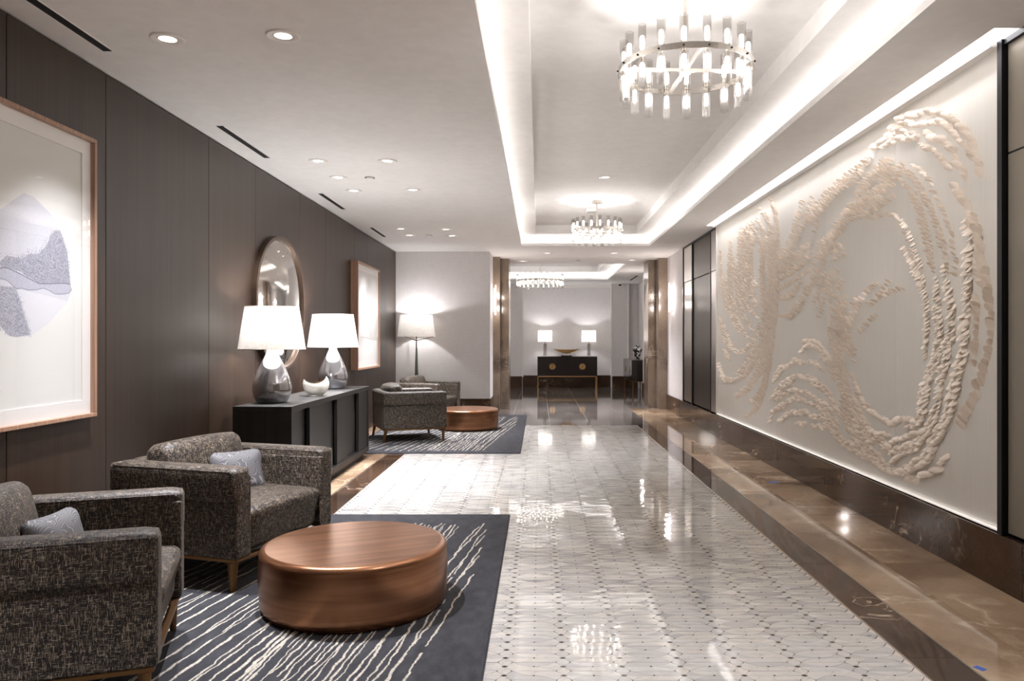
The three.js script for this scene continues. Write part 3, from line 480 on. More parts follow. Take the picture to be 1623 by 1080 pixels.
// ---------------------------------------------------------------- fabrics and rugs
{
  const r = rng(99);
  T.tweed = finish(new THREE.CanvasTexture(canvas(1024, 1024, (c, w, h) => {
    c.fillStyle = '#191513'; c.fillRect(0, 0, w, h);
    const cols = ['#b7a58c', '#8d7c69', '#c9bba4', '#5f5349', '#746a66', '#d6cab6', '#3b332e'];
    const line = (x, y, a, b) => { for (const ox of [0, -w]) for (const oy of [0, -h]) c.fillRect(x + ox, y + oy, a, b); };
    for (let i = 0; i < 11000; i++) { c.fillStyle = cols[Math.floor(r() * cols.length)]; c.globalAlpha = 0.55 + 0.45 * r(); const l = 10 + 34 * r(), t = 2 + 2.2 * r(), x = Math.floor(r() * w / 5) * 5, y = Math.floor(r() * h / 5) * 5; r() < 0.6 ? line(x, y, t, l) : line(x, y, l, t); if (i % 3 === 0) { c.fillStyle = '#1c1816'; line(Math.floor(r() * w / 5) * 5, r() * h, 3, 20 + r() * 40); } }
  })), 0.52);
  M.tweed = phy({ map: T.tweed, color: 0xdcd8d4, roughness: 0.5, bumpMap: T.tweed, bumpScale: 0.0012, sheen: 0.3, sheenRoughness: 0.5, sheenColor: new THREE.Color(0.5, 0.45, 0.4) });
  const wn = fbm(301, 3, 3), fn = noise(302, 200);
  T.ripple = dataTex(512, 512, (u, v) => { const k = Math.abs(((wn(u, v) * 34 + v * 18) % 1) - 0.5) * 2, s = Math.max(0, Math.min(1, (k - 0.72) * 9)), f = (fn(u, v) - 0.5) * 14; const c = mixc([118, 118, 122], [182, 181, 183], s); return [c[0] + f, c[1] + f, c[2] + f]; }, 0.5);
  M.ripple = std({ map: T.ripple, color: 0xc4c2c0, roughness: 0.6 });

  // rug: cream broken lines on charcoal, 2.08 m by 4.4 m (canvas x = across, y = depth)
  const pile = fbm(311, 60, 3), patch = fbm(312, 4, 4);
  const base = dataTex(512, 1024, (u, v) => { const k = (pile(u, v) - 0.5) * 26 + (patch(u, v) - 0.5) * 16; return [51 + k, 51 + k, 55 + k]; }, 1);
  T.rug = new THREE.CanvasTexture(canvas(1024, 2048, (c, w, h) => {
    const im = c.createImageData(w, h), s = base.image.data; for (let j = 0; j < h; j++) for (let i = 0; i < w; i++) { const o = (j * w + i) * 4, q = ((j >> 1) * 512 + (i >> 1)) * 4, n = (r() - 0.5) * 16; im.data[o] = s[q] + n; im.data[o + 1] = s[q + 1] + n; im.data[o + 2] = s[q + 2] + n; im.data[o + 3] = 255; }
    c.putImageData(im, 0, 0);
    const W = 2.08, H = 4.41, X = (x) => (x + 2.3) / W * w, Y = (d) => (1 - (d - 1.2) / H) * h; // front of the rug (near the camera) at the bottom
    const ink = () => { c.fillStyle = ['#bdb6a8', '#b1a99a', '#c6c0b3', '#a49c8e'][Math.floor(r() * 4)]; };
    const starts = []; for (let x = -2.75; x < -0.66; ) { starts.push(x); const near = Math.abs(x + 1.12); x += near < 0.22 ? 0.04 + 0.014 * r() : near < 0.5 ? 0.058 + 0.02 * r() : 0.085 + 0.035 * r(); }
    for (const x0 of starts) {
      const slope = x0 < -1.3 ? 0.12 + (-1.3 - x0) * 0.1 : 0.085, strands = r() < 0.55 ? 2 : 1, seed = r() * 90, rise = x0 > -0.9 ? 0.02 : 0;
      for (let k = 0; k < strands; k++) {
        let gap = 0, jag = 0; const d1 = 5.34 - r() * 0.12, sgn = k ? 1 : -1, wid = (0.006 + 0.006 * r()) * (strands === 1 ? 1.25 : 0.85);
        for (let d = 1.32 + r() * 0.1; d < d1; d += 0.004) {
          if (gap > 0) { gap -= 0.004; continue; } if (r() < 0.002) gap = 0.03 + 0.25 * r();
          jag = jag * 0.93 + (r() - 0.5) * 0.0035; const q = d - 1.3, x = x0 + slope * q + rise * q * q * 0.4 + 0.004 * Math.sin(d * 5 + seed) + 0.002 * Math.sin(d * 33 + seed * 2) + jag + (strands > 1 ? sgn * (0.007 + 0.008 * Math.sin(d * 6 + seed * 3)) : 0);
          if (x < -2.24 || x > -0.36) continue; ink(); const t = wid * (0.7 + 0.5 * Math.sin(d * 13 + seed * 5 + k) ** 2); c.fillRect(X(x - t / 2), Y(d), t / W * w, 0.006 / H * h + 1);
        }
      }
    }
  }));
  finish(T.rug, [1, 1]); T.rug.wrapS = T.rug.wrapT = THREE.ClampToEdgeWrapping;
  M.rug = std({ map: T.rug, roughness: 0.95, bumpMap: T.rug, bumpScale: 0.002 }); M.rugEdge = std({ color: 0x3a3a41, roughness: 1 });
  const rug = (label, d0) => {
    const o = thing('rug', label, 'rug', [-1.26, 0, -(d0 + 2.205)], 0, 'charcoal line rugs');
    const g = new RoundedBoxGeometry(2.08, 0.012, 4.41, 2, 0.005); g.translate(0, 0.007, 0); const p = g.attributes.position, uv = g.attributes.uv;
    for (let i = 0; i < p.count; i++) uv.setXY(i, p.getX(i) / 2.08 + 0.5, 0.5 - p.getZ(i) / 4.41);
    // canvas top is v = 1 : far edge
    part('pile', g, M.rug, o); part('binding', merge([rb(2.086, 0.006, 0.012, 0, 0.004, 2.203, 0.002, 1), rb(2.086, 0.006, 0.012, 0, 0.004, -2.203, 0.002, 1), rb(0.012, 0.006, 4.41, 1.038, 0.004, 0, 0.002, 1), rb(0.012, 0.006, 4.41, -1.038, 0.004, 0, 0.002, 1)]), M.rugEdge, o);
  };
  rug('charcoal rug with cream streaks under the nearest chairs and copper table', 1.2); rug('charcoal rug with cream streaks under the farther chairs below the floor lamp', 8.68);
}
const RUG = 0.013;

// ---------------------------------------------------------------- copper drum tables
{
  const a = fbm(401, 2, 5, 24), b = fbm(402, 8, 4), c = fbm(403, 3, 4);
  T.copper = dataTex(1024, 512, (u, v) => { const k = (a(u, v) - 0.5) * 60 + (b(u, v) - 0.5) * 26, d = Math.max(0, c(u, v) - 0.55) * 130; return [152 + k - d, 107 + k * 0.85 - d, 78 + k * 0.7 - d]; }, [1.4, 0.6]);
  M.copper = std({ map: T.copper, metalness: 0.8, roughness: 0.28 });
  const R = 0.45, H = 0.295, f = 0.035, prof = [[R - 0.045, 0], [R - 0.02, 0.006]];
  for (let i = 0; i <= 5; i++) { const t = i / 5 * Math.PI / 2; prof.push([R - f + f * Math.sin(t) - 0.004, 0.006 + f - f * Math.cos(t)]); }
  prof.push([R + 0.003, H * 0.5]);
  for (let i = 0; i <= 6; i++) { const t = i / 6 * Math.PI / 2; prof.push([R - 0.03 + 0.03 * Math.cos(t), H - 0.03 + 0.03 * Math.sin(t)]); }
  const body = lathe(prof, 96), uv = body.attributes.uv; for (let i = 0; i < uv.count; i++) uv.setXY(i, uv.getX(i) * 2.8, body.attributes.position.getY(i));
  const top = new THREE.CircleGeometry(R - 0.029, 96); top.rotateX(-Math.PI / 2); top.translate(0, H, 0); const tu = top.attributes.uv, tp = top.attributes.position; for (let i = 0; i < tu.count; i++) tu.setXY(i, tp.getX(i), tp.getZ(i));
  for (const [x, d, l] of [[-0.908, 3.735, 'large round copper drum table on the nearest rug'], [-1.05, 11.07, 'smaller-looking copper drum table beside the farther armchairs']]) {
    const t = thing('drum_table', l, 'coffee table', [x, RUG, -d], x * 3, 'copper drum tables'); part('drum', body, M.copper, t); part('table_top', top, M.copper, t);
    part('underside', (() => { const g = new THREE.CircleGeometry(R - 0.045, 48); g.rotateX(Math.PI / 2); g.translate(0, 0.0005, 0); return g; })(), M.black, t);
  }
}

// ---------------------------------------------------------------- armchairs (facing local +z)
{
  const W = 0.88, D = 0.82, TH = 0.115, y0 = 0.165, yb = 0.455, yt = 0.635;
  const soft = (w, h, l, x, y, z, r) => rb(w, h, l, x, y, z, r, 4);
  const gridBox = (w, h, l, sx, sy, sz, r) => { // box with subdivided faces and rounded rim, for bulging
    const g = new THREE.BoxGeometry(w, h, l, sx, sy, sz), p = g.attributes.position, v = new THREE.Vector3(), c = new THREE.Vector3();
    for (let i = 0; i < p.count; i++) { v.fromBufferAttribute(p, i); c.set(Math.max(-w / 2 + r, Math.min(w / 2 - r, v.x)), Math.max(-h / 2 + r, Math.min(h / 2 - r, v.y)), Math.max(-l / 2 + r, Math.min(l / 2 - r, v.z))); const d = v.clone().sub(c); if (d.lengthSq() > 0) { d.normalize().multiplyScalar(r); v.copy(c).add(d); } p.setXYZ(i, v.x, v.y, v.z); }
    g.deleteAttribute('uv'); g.deleteAttribute('normal'); const q = mergeVertices(g, 1e-5); q.computeVertexNormals(); return q;
  };
  function armchair(label, x, d, face, pillow) {
    const t = thing('armchair', label, 'armchair', [x, RUG, -d], face, 'tweed armchairs');
    // lower shell, then the thicker band that wraps both arms and the back
    for (const s of [-1, 1]) {
      const arm = part('arm', metreUV(soft(TH, yt - 0.045 - y0, D - 0.004, s * (W / 2 - TH / 2 - 0.014), (y0 + yt - 0.045) / 2, 0.004, 0.014)), M.tweed, t);
      const band = gridBox(TH + 0.02, yt - yb, D, 4, 6, 16, 0.028); band.translate(s * (W / 2 - TH / 2), (yb + yt) / 2, 0.004); part('arm_band', metreUV(band), M.tweed, arm);
      part('piping', merge([rb(0.007, 0.007, D - 0.06, s * (W / 2 + 0.006), yt - 0.019, 0.004, 0.003, 1), rb(0.007, 0.007, D - 0.06, s * (W / 2 - TH - 0.006), yt - 0.019, 0.004, 0.003, 1)]), M.tweed, arm);
    }
    const back = part('back', metreUV(soft(W - 2 * TH + 0.03, yb - y0 + 0.02, 0.13, 0, (y0 + yb) / 2, -D / 2 + 0.078, 0.016)), M.tweed, t);
    const bb = gridBox(W - 2 * TH + 0.02, yt - yb, 0.15, 12, 6, 5, 0.028); bb.translate(0, (yb + yt) / 2, -D / 2 + 0.079); part('back_band', metreUV(bb), M.tweed, back);
    // seat with a rolled front
    const sw = W - 2 * TH + 0.004, sg = gridBox(sw, 0.24, D - 0.16, 12, 10, 18, 0.05), p = sg.attributes.position;
    for (let i = 0; i < p.count; i++) { let a = p.getX(i), b = p.getY(i), c = p.getZ(i); const k = 1 - (2 * a / sw) ** 2; if (b > 0) b += 0.022 * k * Math.cos(c / (D - 0.16) * Math.PI); if (c > 0.2) c += 0.03 * (b / 0.12 + 0.2) * (b > -0.02 ? 1 : 0.3); p.setXYZ(i, a, b, c); }
    sg.computeVertexNormals(); sg.translate(0, 0.288, 0.06); part('seat', metreUV(sg), M.tweed, t);
    // plump back cushion leaning on the back
    const cg = gridBox(sw - 0.03, 0.33, 0.17, 12, 10, 8, 0.06), q = cg.attributes.position;
    for (let i = 0; i < q.count; i++) { const a = q.getX(i), b = q.getY(i), c = q.getZ(i), k = (1 - (2 * a / sw) ** 2) * (1 - (b / 0.2) ** 2); q.setXYZ(i, a, b + 0.012 * (1 - (2 * a / sw) ** 2), c + 0.035 * Math.max(0, k) * Math.sign(c)); }
    cg.computeVertexNormals(); cg.rotateX(-0.2); cg.translate(0, 0.55, -D / 2 + 0.205); part('back_cushion', metreUV(cg), M.tweed, t);
    // brass base: rail and four tapering legs
    const fx = W / 2 - 0.02, fz = D / 2 - 0.025;
    part('base_rail', merge([rb(2 * fx, 0.02, 0.03, 0, y0 - 0.008, fz, 0.004, 1), rb(2 * fx, 0.02, 0.03, 0, y0 - 0.008, -fz, 0.004, 1), rb(0.03, 0.02, 2 * fz, fx - 0.015, y0 - 0.008, 0, 0.004, 1), rb(0.03, 0.02, 2 * fz, -fx + 0.015, y0 - 0.008, 0, 0.004, 1)]), M.antiqueBrass, t);
    for (const [sx, sz] of [[1, 1], [-1, 1], [1, -1], [-1, -1]]) { const g = new THREE.CylinderGeometry(0.027, 0.016, y0 - 0.016, 4); g.rotateY(Math.PI / 4); g.translate(sx * (fx - 0.016), (y0 - 0.016) / 2, sz * (fz - 0.016)); const w = g.attributes.position; for (let i = 0; i < w.count; i++) if (w.getY(i) < 0.05) { w.setZ(i, w.getZ(i) + sz * (sz < 0 ? 0.03 : 0)); } g.computeVertexNormals(); part('leg', g.toNonIndexed(), M.antiqueBrass, t); }
    if (pillow) {
      const [px, py, pz, ry, lab] = pillow, o = thing('cushion', lab, 'cushion', [0, 0, 0], 0, 'grey patterned cushions');
      const g = gridBox(0.3, 0.25, 0.11, 14, 12, 6, 0.05), w = g.attributes.position; for (let i = 0; i < w.count; i++) { const a = w.getX(i) / 0.15, b = w.getY(i) / 0.125, k = Math.max(0, 1 - Math.max(a * a, b * b)); w.setZ(i, w.getZ(i) * (0.18 + 0.82 * Math.sqrt(k))); const e = 1 + 0.1 * a * a * b * b; w.setXY(i, w.getX(i) * e, w.getY(i) * e); }
      g.computeVertexNormals(); part('cover', metreUV(g), M.ripple, o);
      t.updateMatrixWorld(); const v = new THREE.Vector3(px, py, pz).applyMatrix4(t.matrixWorld); o.position.copy(v); o.rotation.set(-0.3, face + ry, 0, 'YXZ');
    }
    return t;
  }
  const F = (nx, nd) => Math.atan2(nx, -nd); // facing direction (x, depth) to a turn about y
  armchair('nearest dark tweed armchair, cut off at the bottom left corner', -1.84, 2.86, F(0.942, 0.335), [0.08, 0.49, -0.0, -0.35, 'grey rippled cushion peeking over the nearest armchair arm']);
  armchair('dark tweed armchair between the nearest copper table and the sideboard', -1.8, 4.38, F(0.952, -0.306), [0.08, 0.51, 0.0, -0.45, 'grey cushion with white rippled lines in the armchair behind the copper table']);
  armchair('dark tweed armchair seen from its side just past the sideboard', -1.735, 10.02, F(0.93, 0.37));
  armchair('farthest dark tweed armchair in front of the floor lamp', -1.8, 11.95, F(0.952, -0.306));
}

// ---------------------------------------------------------------- sideboard with two teardrop lamps and a bowl
const SB = { x0: -2.36, x1: -1.905, d0: 5.82, d1: 8.46, h: 0.792 };
{
  const cx = (SB.x0 + SB.x1) / 2, cd = (SB.d0 + SB.d1) / 2, w = SB.x1 - SB.x0, l = SB.d1 - SB.d0, h = SB.h;
  const t = thing('sideboard', 'long ebonised wood sideboard against the dark panelled wall', 'sideboard', [cx, 0, -cd]);
  const p = (n, a, b, c, d, e, f, r = 0.003) => part(n, rb(Math.abs(b - a), Math.abs(d - c), Math.abs(f - e), (a + b) / 2, (c + d) / 2, (e + f) / 2, r, 1), M.ebony, t);
  p('top', -w / 2, w / 2, h - 0.045, h, -l / 2, l / 2);
  p('side', -w / 2, w / 2, 0.07, h - 0.045, l / 2 - 0.04, l / 2); p('side', -w / 2, w / 2, 0.07, h - 0.045, -l / 2, -l / 2 + 0.04);
  p('back_panel', -w / 2, -w / 2 + 0.02, 0.07, h - 0.045, -l / 2 + 0.04, l / 2 - 0.04);
  p('bottom_rail', -w / 2, w / 2 + 0.0, 0.07, 0.125, -l / 2 + 0.04, l / 2 - 0.04);
  p('plinth', -w / 2 + 0.03, w / 2 - 0.05, 0, 0.07, -l / 2 + 0.06, l / 2 - 0.06);
  // sliding doors in two tracks: proud and set back by turns
  const n = 6, a0 = -l / 2 + 0.04, a1 = l / 2 - 0.04, s = (a1 - a0) / n;
  for (let i = 0; i < n; i++) { const f = i % 2 ? w / 2 - 0.045 : w / 2 - 0.012, door = p('door', f - 0.022, f, 0.127, h - 0.047, a0 + i * s - (i % 2 ? 0.02 : 0), a0 + (i + 1) * s + (i % 2 ? 0.02 : 0)); if (!(i % 2)) door.add(p('door_pull', f - 0.005, f + 0.01, 0.13, h - 0.05, a0 + (i + 1) * s - 0.022, a0 + (i + 1) * s)); }

  M.mercury = phy({ color: 0xb9b9be, metalness: 0.85, roughness: 0.1, clearcoat: 1, clearcoatRoughness: 0.02 });
  const weave = noise(601, 300, 20), weave2 = noise(602, 20, 300);
  T.linen = dataTex(512, 512, (u, v) => { const k = (weave(u, v) + weave2(u, v) - 1) * 18; return [246 + k, 241 + k, 233 + k]; }, [1, 1]);
  M.linen = phy({ map: T.linen, transmission: 0.16, roughness: 1, thickness: 0, side: THREE.DoubleSide });
  const lamp = (label, x, d) => {
    const o = thing('table_lamp', label, 'table lamp', [x, SB.h, -d], 0, 'teardrop lamps on the sideboard');
    const prof = [[0.0, 0], [0.105, 0.002], [0.122, 0.012], [0.142, 0.05], [0.152, 0.1], [0.15, 0.15], [0.137, 0.2], [0.115, 0.26], [0.088, 0.32], [0.062, 0.37], [0.047, 0.4], [0.04, 0.415], [0.0, 0.416]];
    part('base', lathe(new THREE.SplineCurve(prof.map(([a, b]) => new THREE.Vector2(a, b))).getPoints(60).map((q) => [Math.max(0, q.x), q.y]), 64), M.mercury, o, 'smoky silver glass teardrop');
    part('collar', cyl(0.042, 0.044, 0.02, 0, 0.412, 0, 32), M.nickel, o); part('stem', cyl(0.009, 0.009, 0.2, 0, 0.43, 0, 12), M.nickel, o);
    const sh = part('shade', new THREE.CylinderGeometry(0.212, 0.265, 0.345, 72, 1, true).translate(0, 0.61, 0), M.linen, o, 'tapered white linen drum');
    part('shade_ring', merge([new THREE.TorusGeometry(0.265, 0.003, 6, 72).rotateX(Math.PI / 2).translate(0, 0.438, 0), new THREE.TorusGeometry(0.212, 0.003, 6, 72).rotateX(Math.PI / 2).translate(0, 0.782, 0)]), M.linen, sh);
    const b = part('bulb', new THREE.SphereGeometry(0.035, 20, 14).translate(0, 0.64, 0), M.bulb, o); point(POWER.lamp, [0, 0.64, 0], o, WARM, 1.5);
  };
  lamp('nearer teardrop table lamp on the sideboard, in front of the mirror', -2.19, 6.2); lamp('farther teardrop table lamp on the sideboard, right of the white bowl', -2.19, 8.03);

  const o = thing('bowl', 'small white bowl with a swooping rim and gold inside on the sideboard', 'bowl', [-2.06, SB.h, -6.98], 0.3);
  const shell = (R, inner) => { // lower part of a ball cut by a wavy rim
    const n = 64, m = 18, pos = [], idx = []; for (let i = 0; i <= n; i++) { const th = i / n * Math.PI * 2, rim = 0.142 + 0.024 * Math.cos(2 * th) + 0.012 * Math.cos(th); for (let j = 0; j <= m; j++) { const y0 = inner ? 0.012 : 0, y = y0 + (rim - y0) * (j / m) ** 1.5, k = Math.min(1, Math.max(0.04, y / 0.2)), rad = R * Math.sqrt(Math.max(0.09, 1 - (1.75 * k - 0.92) ** 2)); pos.push(Math.cos(th) * rad, y, Math.sin(th) * rad); } }
    for (let i = 0; i < n; i++) for (let j = 0; j < m; j++) { const a = i * (m + 1) + j, b = a + m + 1; idx.push(a, a + 1, b, b, a + 1, b + 1); } const g = new THREE.BufferGeometry(); g.setAttribute('position', new THREE.Float32BufferAttribute(pos, 3)); g.setIndex(idx); g.computeVertexNormals(); return g; };
  M.goldLeaf = std({ color: 0x8b7a60, metalness: 0.8, roughness: 0.3, side: THREE.DoubleSide }); M.porcelain = phy({ color: 0xeeece2, roughness: 0.3, side: THREE.DoubleSide });
  part('body', shell(0.118, false), M.porcelain, o); part('lining', shell(0.113, true), M.goldLeaf, o, 'gold inside'); part('foot', cyl(0.05, 0.045, 0.006, 0, 0, 0, 24), M.porcelain, o);
}

// ---------------------------------------------------------------- mirror and framed prints on the left wall
{
  const t = thing('wall_mirror', 'large rounded antique mirror with thin bronze frame above the sideboard', 'mirror', [XL, 1.655, -7.3]);
  const out = (a, b) => { const p = []; for (let i = 0; i < 96; i++) { const th = i / 96 * Math.PI * 2, e = 2.15, c = Math.cos(th), s = Math.sin(th); p.push(new THREE.Vector2(a * Math.sign(c) * Math.abs(c) ** (2 / e), b * Math.sign(s) * Math.abs(s) ** (2 / e) * (1 + 0.03 * c))); } return p; };
  const ring = new THREE.Shape(out(0.68, 0.64)); ring.holes.push(new THREE.Path(out(0.655, 0.615)));
  const f = new THREE.ExtrudeGeometry(ring, { depth: 0.045, bevelEnabled: true, bevelSize: 0.004, bevelThickness: 0.004, bevelSegments: 2, steps: 1 }); f.rotateY(Math.PI / 2); part('frame', f, std({ color: 0x5b4a3e, metalness: 0.6, roughness: 0.4 }), t);
  const sp = noise(701, 90), cl = fbm(702, 4, 4); const tex = dataTex(512, 512, (u, v) => { const k = sp(u, v) > 0.93 ? 60 : 0, c = (cl(u, v) - 0.5) * 40; return [214 - k + c, 212 - k + c, 207 - k + c]; }, [1.4, 1.4]);
  const rim = out(0.656, 0.616), n = rim.length, rings = 24, pos = [], uvm = [], idx = []; // gently domed glass
  for (let k = 0; k <= rings; k++) for (let i = 0; i < n; i++) { const q = k / rings, p = rim[i]; pos.push(0.02 + 0.05 * (1 - q * q), p.y * q, -p.x * q); uvm.push(p.x * q, p.y * q); }
  for (let k = 0; k < rings; k++) for (let i = 0; i < n; i++) { const a = k * n + i, b = k * n + (i + 1) % n; idx.push(a, a + n, b + n, a, b + n, b); }
  const g = new THREE.BufferGeometry(); g.setAttribute('position', new THREE.Float32BufferAttribute(pos, 3)); g.setAttribute('uv', new THREE.Float32BufferAttribute(uvm, 2)); g.setIndex(idx); g.computeVertexNormals(); part('mirror_glass', g, std({ map: tex, metalness: 1, roughness: 0.06 }), t, 'antiqued mirror glass');

  const frame = (label, d0, d1, y0, y1, depth, fw, print) => {
    const l = d1 - d0, h = y1 - y0, o = thing('framed_print', label, 'picture', [XL, (y0 + y1) / 2, -(d0 + d1) / 2]);
    const B = (n, a, b, c, d, e, f2, m, r = 0.003) => part(n, rb(b - a, d - c, f2 - e, (a + b) / 2, (c + d) / 2, (e + f2) / 2, r, 2), m, o);
    B('frame_rail', 0, depth, h / 2 - fw, h / 2, -l / 2, l / 2, M.walnut); B('frame_rail', 0, depth, -h / 2, -h / 2 + fw, -l / 2, l / 2, M.walnut);
    B('frame_rail', 0, depth, -h / 2 + fw, h / 2 - fw, -l / 2, -l / 2 + fw, M.walnut); B('frame_rail', 0, depth, -h / 2 + fw, h / 2 - fw, l / 2 - fw, l / 2, M.walnut);
    const m = 0.075, mat = new THREE.Shape([[-1, -1], [1, -1], [1, 1], [-1, 1]].map(([a, b]) => new THREE.Vector2(a * (l / 2 - fw), b * (h / 2 - fw)))); mat.holes.push(new THREE.Path([[-1, -1], [-1, 1], [1, 1], [1, -1]].map(([a, b]) => new THREE.Vector2(a * (l / 2 - fw - m), b * (h / 2 - fw - m)))));
    part('mat_board', new THREE.ExtrudeGeometry(mat, { depth: 0.004, bevelEnabled: false }).rotateY(Math.PI / 2).translate(depth - 0.03, 0, 0), M.white, o);
    const pg = new THREE.PlaneGeometry(l - 2 * fw, h - 2 * fw); pg.rotateY(Math.PI / 2); pg.translate(depth - 0.031, 0, 0); part('print', pg, std({ map: print, roughness: 0.8 }), o);
    part('backing', rb(depth - 0.034, h - fw, l - fw, (depth - 0.034) / 2 + 0.001, 0, 0, 0.002, 1), M.black, o);
    const gg = new THREE.PlaneGeometry(l - 2 * fw, h - 2 * fw); gg.rotateY(Math.PI / 2); gg.translate(depth - 0.012, 0, 0); part('glazing', gg, M.glass, o);
  };
  // print of a layered pebble in blue-grey washes (u runs towards the camera's left: near end)
  const l1 = 1.4 - 0.044, h1 = 1.543 - 0.044, pr = rng(715);
  const stonePrint = finish(new THREE.CanvasTexture(canvas(1024, 1132, (k, w, h) => {
    const X = (q) => ((q - 3.53) / l1 + 0.5) * w, Y = (q) => (0.5 - (q - 1.6485) / h1) * h, line = (pts) => pts.forEach(([q, y], n) => (n ? k.lineTo(X(q), Y(y)) : k.moveTo(X(q), Y(y))));
    const fill = (pts, col) => { k.beginPath(); line(pts); k.closePath(); k.fillStyle = col; k.fill(); };
    const inside = (pts, x, y) => { let s = false; for (let n = 0, m = pts.length - 1; n < pts.length; m = n++) { const [a, b] = pts[n], [e, f] = pts[m]; if ((b > y) !== (f > y) && x < (e - a) * (y - b) / (f - b) + a) s = !s; } return s; };
    const speck = (pts, n, cols, soft) => { const xs = pts.map((p) => p[0]), ys = pts.map((p) => p[1]), x0 = Math.min(...xs), x1 = Math.max(...xs), y0 = Math.min(...ys), y1 = Math.max(...ys); for (let m = 0; m < n; m++) { const x = x0 + (x1 - x0) * pr(), y = y0 + (y1 - y0) * pr(); if (!inside(pts, x + (pr() - 0.5) * soft, y + (pr() - 0.5) * soft)) continue; k.fillStyle = cols[Math.floor(pr() * cols.length)]; k.globalAlpha = 0.35 + 0.5 * pr(); const s = 1.5 + 3 * pr(); k.fillRect(X(x), Y(y), s, s * 0.8); } k.globalAlpha = 1; };
    k.fillStyle = '#e3e2dc'; k.fillRect(0, 0, w, h);
    const out = [[3.671, 2.017], [3.749, 2.009], [3.878, 1.946], [3.947, 1.885], [3.981, 1.824], [4.011, 1.768], [4.038, 1.599], [4.049, 1.573], [4.011, 1.507], [3.858, 1.387], [3.73, 1.326], [3.622, 1.318], [3.561, 1.325], [3.517, 1.364], [3.38, 1.42], [3.18, 1.5], [3.06, 1.6], [3.07, 1.68], [3.2, 1.76], [3.36, 1.85], [3.5, 1.9]];
    const dark = [[3.916, 1.871], [3.952, 1.873], [3.981, 1.824], [4.011, 1.768], [4.038, 1.599], [3.881, 1.585], [3.787, 1.587], [3.703, 1.609], [3.644, 1.634], [3.536, 1.642], [3.495, 1.655], [3.557, 1.7], [3.657, 1.696], [3.721, 1.728], [3.777, 1.731], [3.846, 1.787], [3.875, 1.843]];
    const up = [[3.07, 1.62], [3.25, 1.6], [3.415, 1.613], [3.495, 1.629], [3.536, 1.642], [3.566, 1.64], [3.644, 1.622], [3.712, 1.603], [3.787, 1.584], [3.881, 1.591], [3.984, 1.602], [4.038, 1.599]];
    const lo = [[4.049, 1.573], [4.022, 1.551], [3.958, 1.542], [3.906, 1.541], [3.855, 1.557], [3.816, 1.564], [3.758, 1.551], [3.703, 1.547], [3.657, 1.553], [3.622, 1.547], [3.557, 1.582], [3.495, 1.591], [3.415, 1.567], [3.2, 1.56], [3.08, 1.58]];
    const low = [[3.454, 1.559], [3.495, 1.553], [3.613, 1.553], [3.648, 1.488], [3.675, 1.423], [3.721, 1.328], [3.622, 1.318], [3.561, 1.325], [3.517, 1.364], [3.38, 1.42]];
    fill(out, '#cfcfd4'); speck(out, 9000, ['#dcdcdf', '#c2c2c9', '#d6d5da'], 0.02);
    fill(dark, '#a9a9b3'); speck(dark, 9000, ['#7c7c88', '#c6c6cc', '#8e8e9a', '#6c6c78'], 0.06);
    fill([...up, ...lo], '#b7b7c2'); speck([...up, ...lo], 2500, ['#c9c9d1', '#a6a6b3'], 0.01);
    fill([[3.622, 1.547], [3.806, 1.532], [3.995, 1.51], [4.011, 1.507], [3.858, 1.387], [3.73, 1.326], [3.689, 1.423], [3.657, 1.483]], '#dadadd');
    fill(low, '#aeaeb8'); speck(low, 5000, ['#84848f', '#c2c2c8', '#73737f'], 0.05);
    k.lineWidth = 3; k.strokeStyle = '#6f6f7c'; k.beginPath(); line(up); k.stroke(); k.lineWidth = 2.5; k.strokeStyle = '#80808d'; k.beginPath(); line(lo.slice(0, 13)); k.stroke();
  })), [1, 1]);
  const soft = fbm(721, 3, 5); const wavePrint = dataTex(256, 256, (u, v) => { const x = 0.55 + 0.1 * Math.sin(v * 6), k = Math.exp(-((u - x) ** 2) * 900) * (v > 0.3 && v < 0.8 ? 1 : 0), n = (soft(u, v) - 0.5) * 10; return [224 + n - k * 26, 222 + n - k * 26, 217 + n - k * 22]; }, [1, 1]);
  frame('large framed print of a layered grey-blue pebble at the left edge', 2.83, 4.23, 0.877, 2.42, 0.05, 0.022, stonePrint);
  frame('pale framed print in a deep wooden box frame beyond the mirror', 10.1, 11.5, 0.9, 2.37, 0.1, 0.03, wavePrint);
}

// ---------------------------------------------------------------- floor lamp
{
  const t = thing('floor_lamp', 'floor lamp with white drum shade on a green tapering stem in the corner', 'floor lamp', [-2.1, 0, -12.92]);
  part('base', cyl(0.05, 0.13, 0.02, 0, 0, 0, 32), M.verdigris, t);
  const g = new THREE.CylinderGeometry(0.018, 0.06, 1.15, 3); g.translate(0, 0.595, 0); part('stem', g.toNonIndexed(), M.verdigris, t, 'tapering three-sided green bronze stem');
  part('pole', cyl(0.008, 0.01, 0.47, 0, 1.16, 0, 12), M.darkIron, t);
  for (let k = 0; k < 3; k++) { const a = Math.PI / 2 + k * 2.0944 + 0.52; part('arm', bar([0, 1.3, 0], [Math.cos(a) * 0.29, 1.365, Math.sin(a) * 0.29], 0.009, 8, 0.006), M.darkIron, t); }
  const fsh = part('shade', new THREE.CylinderGeometry(0.275, 0.325, 0.37, 72, 1, true).translate(0, 1.553, 0), M.linen, t, 'white fabric drum'); part('shade_ring', new THREE.TorusGeometry(0.325, 0.003, 6, 72).rotateX(Math.PI / 2).translate(0, 1.368, 0), M.linen, fsh);
  part('bulb', new THREE.SphereGeometry(0.035, 20, 14).translate(0, 1.665, 0), M.bulb, t); point(POWER.floorLamp, [0, 1.665, 0], t, WARM, 1.5);
}

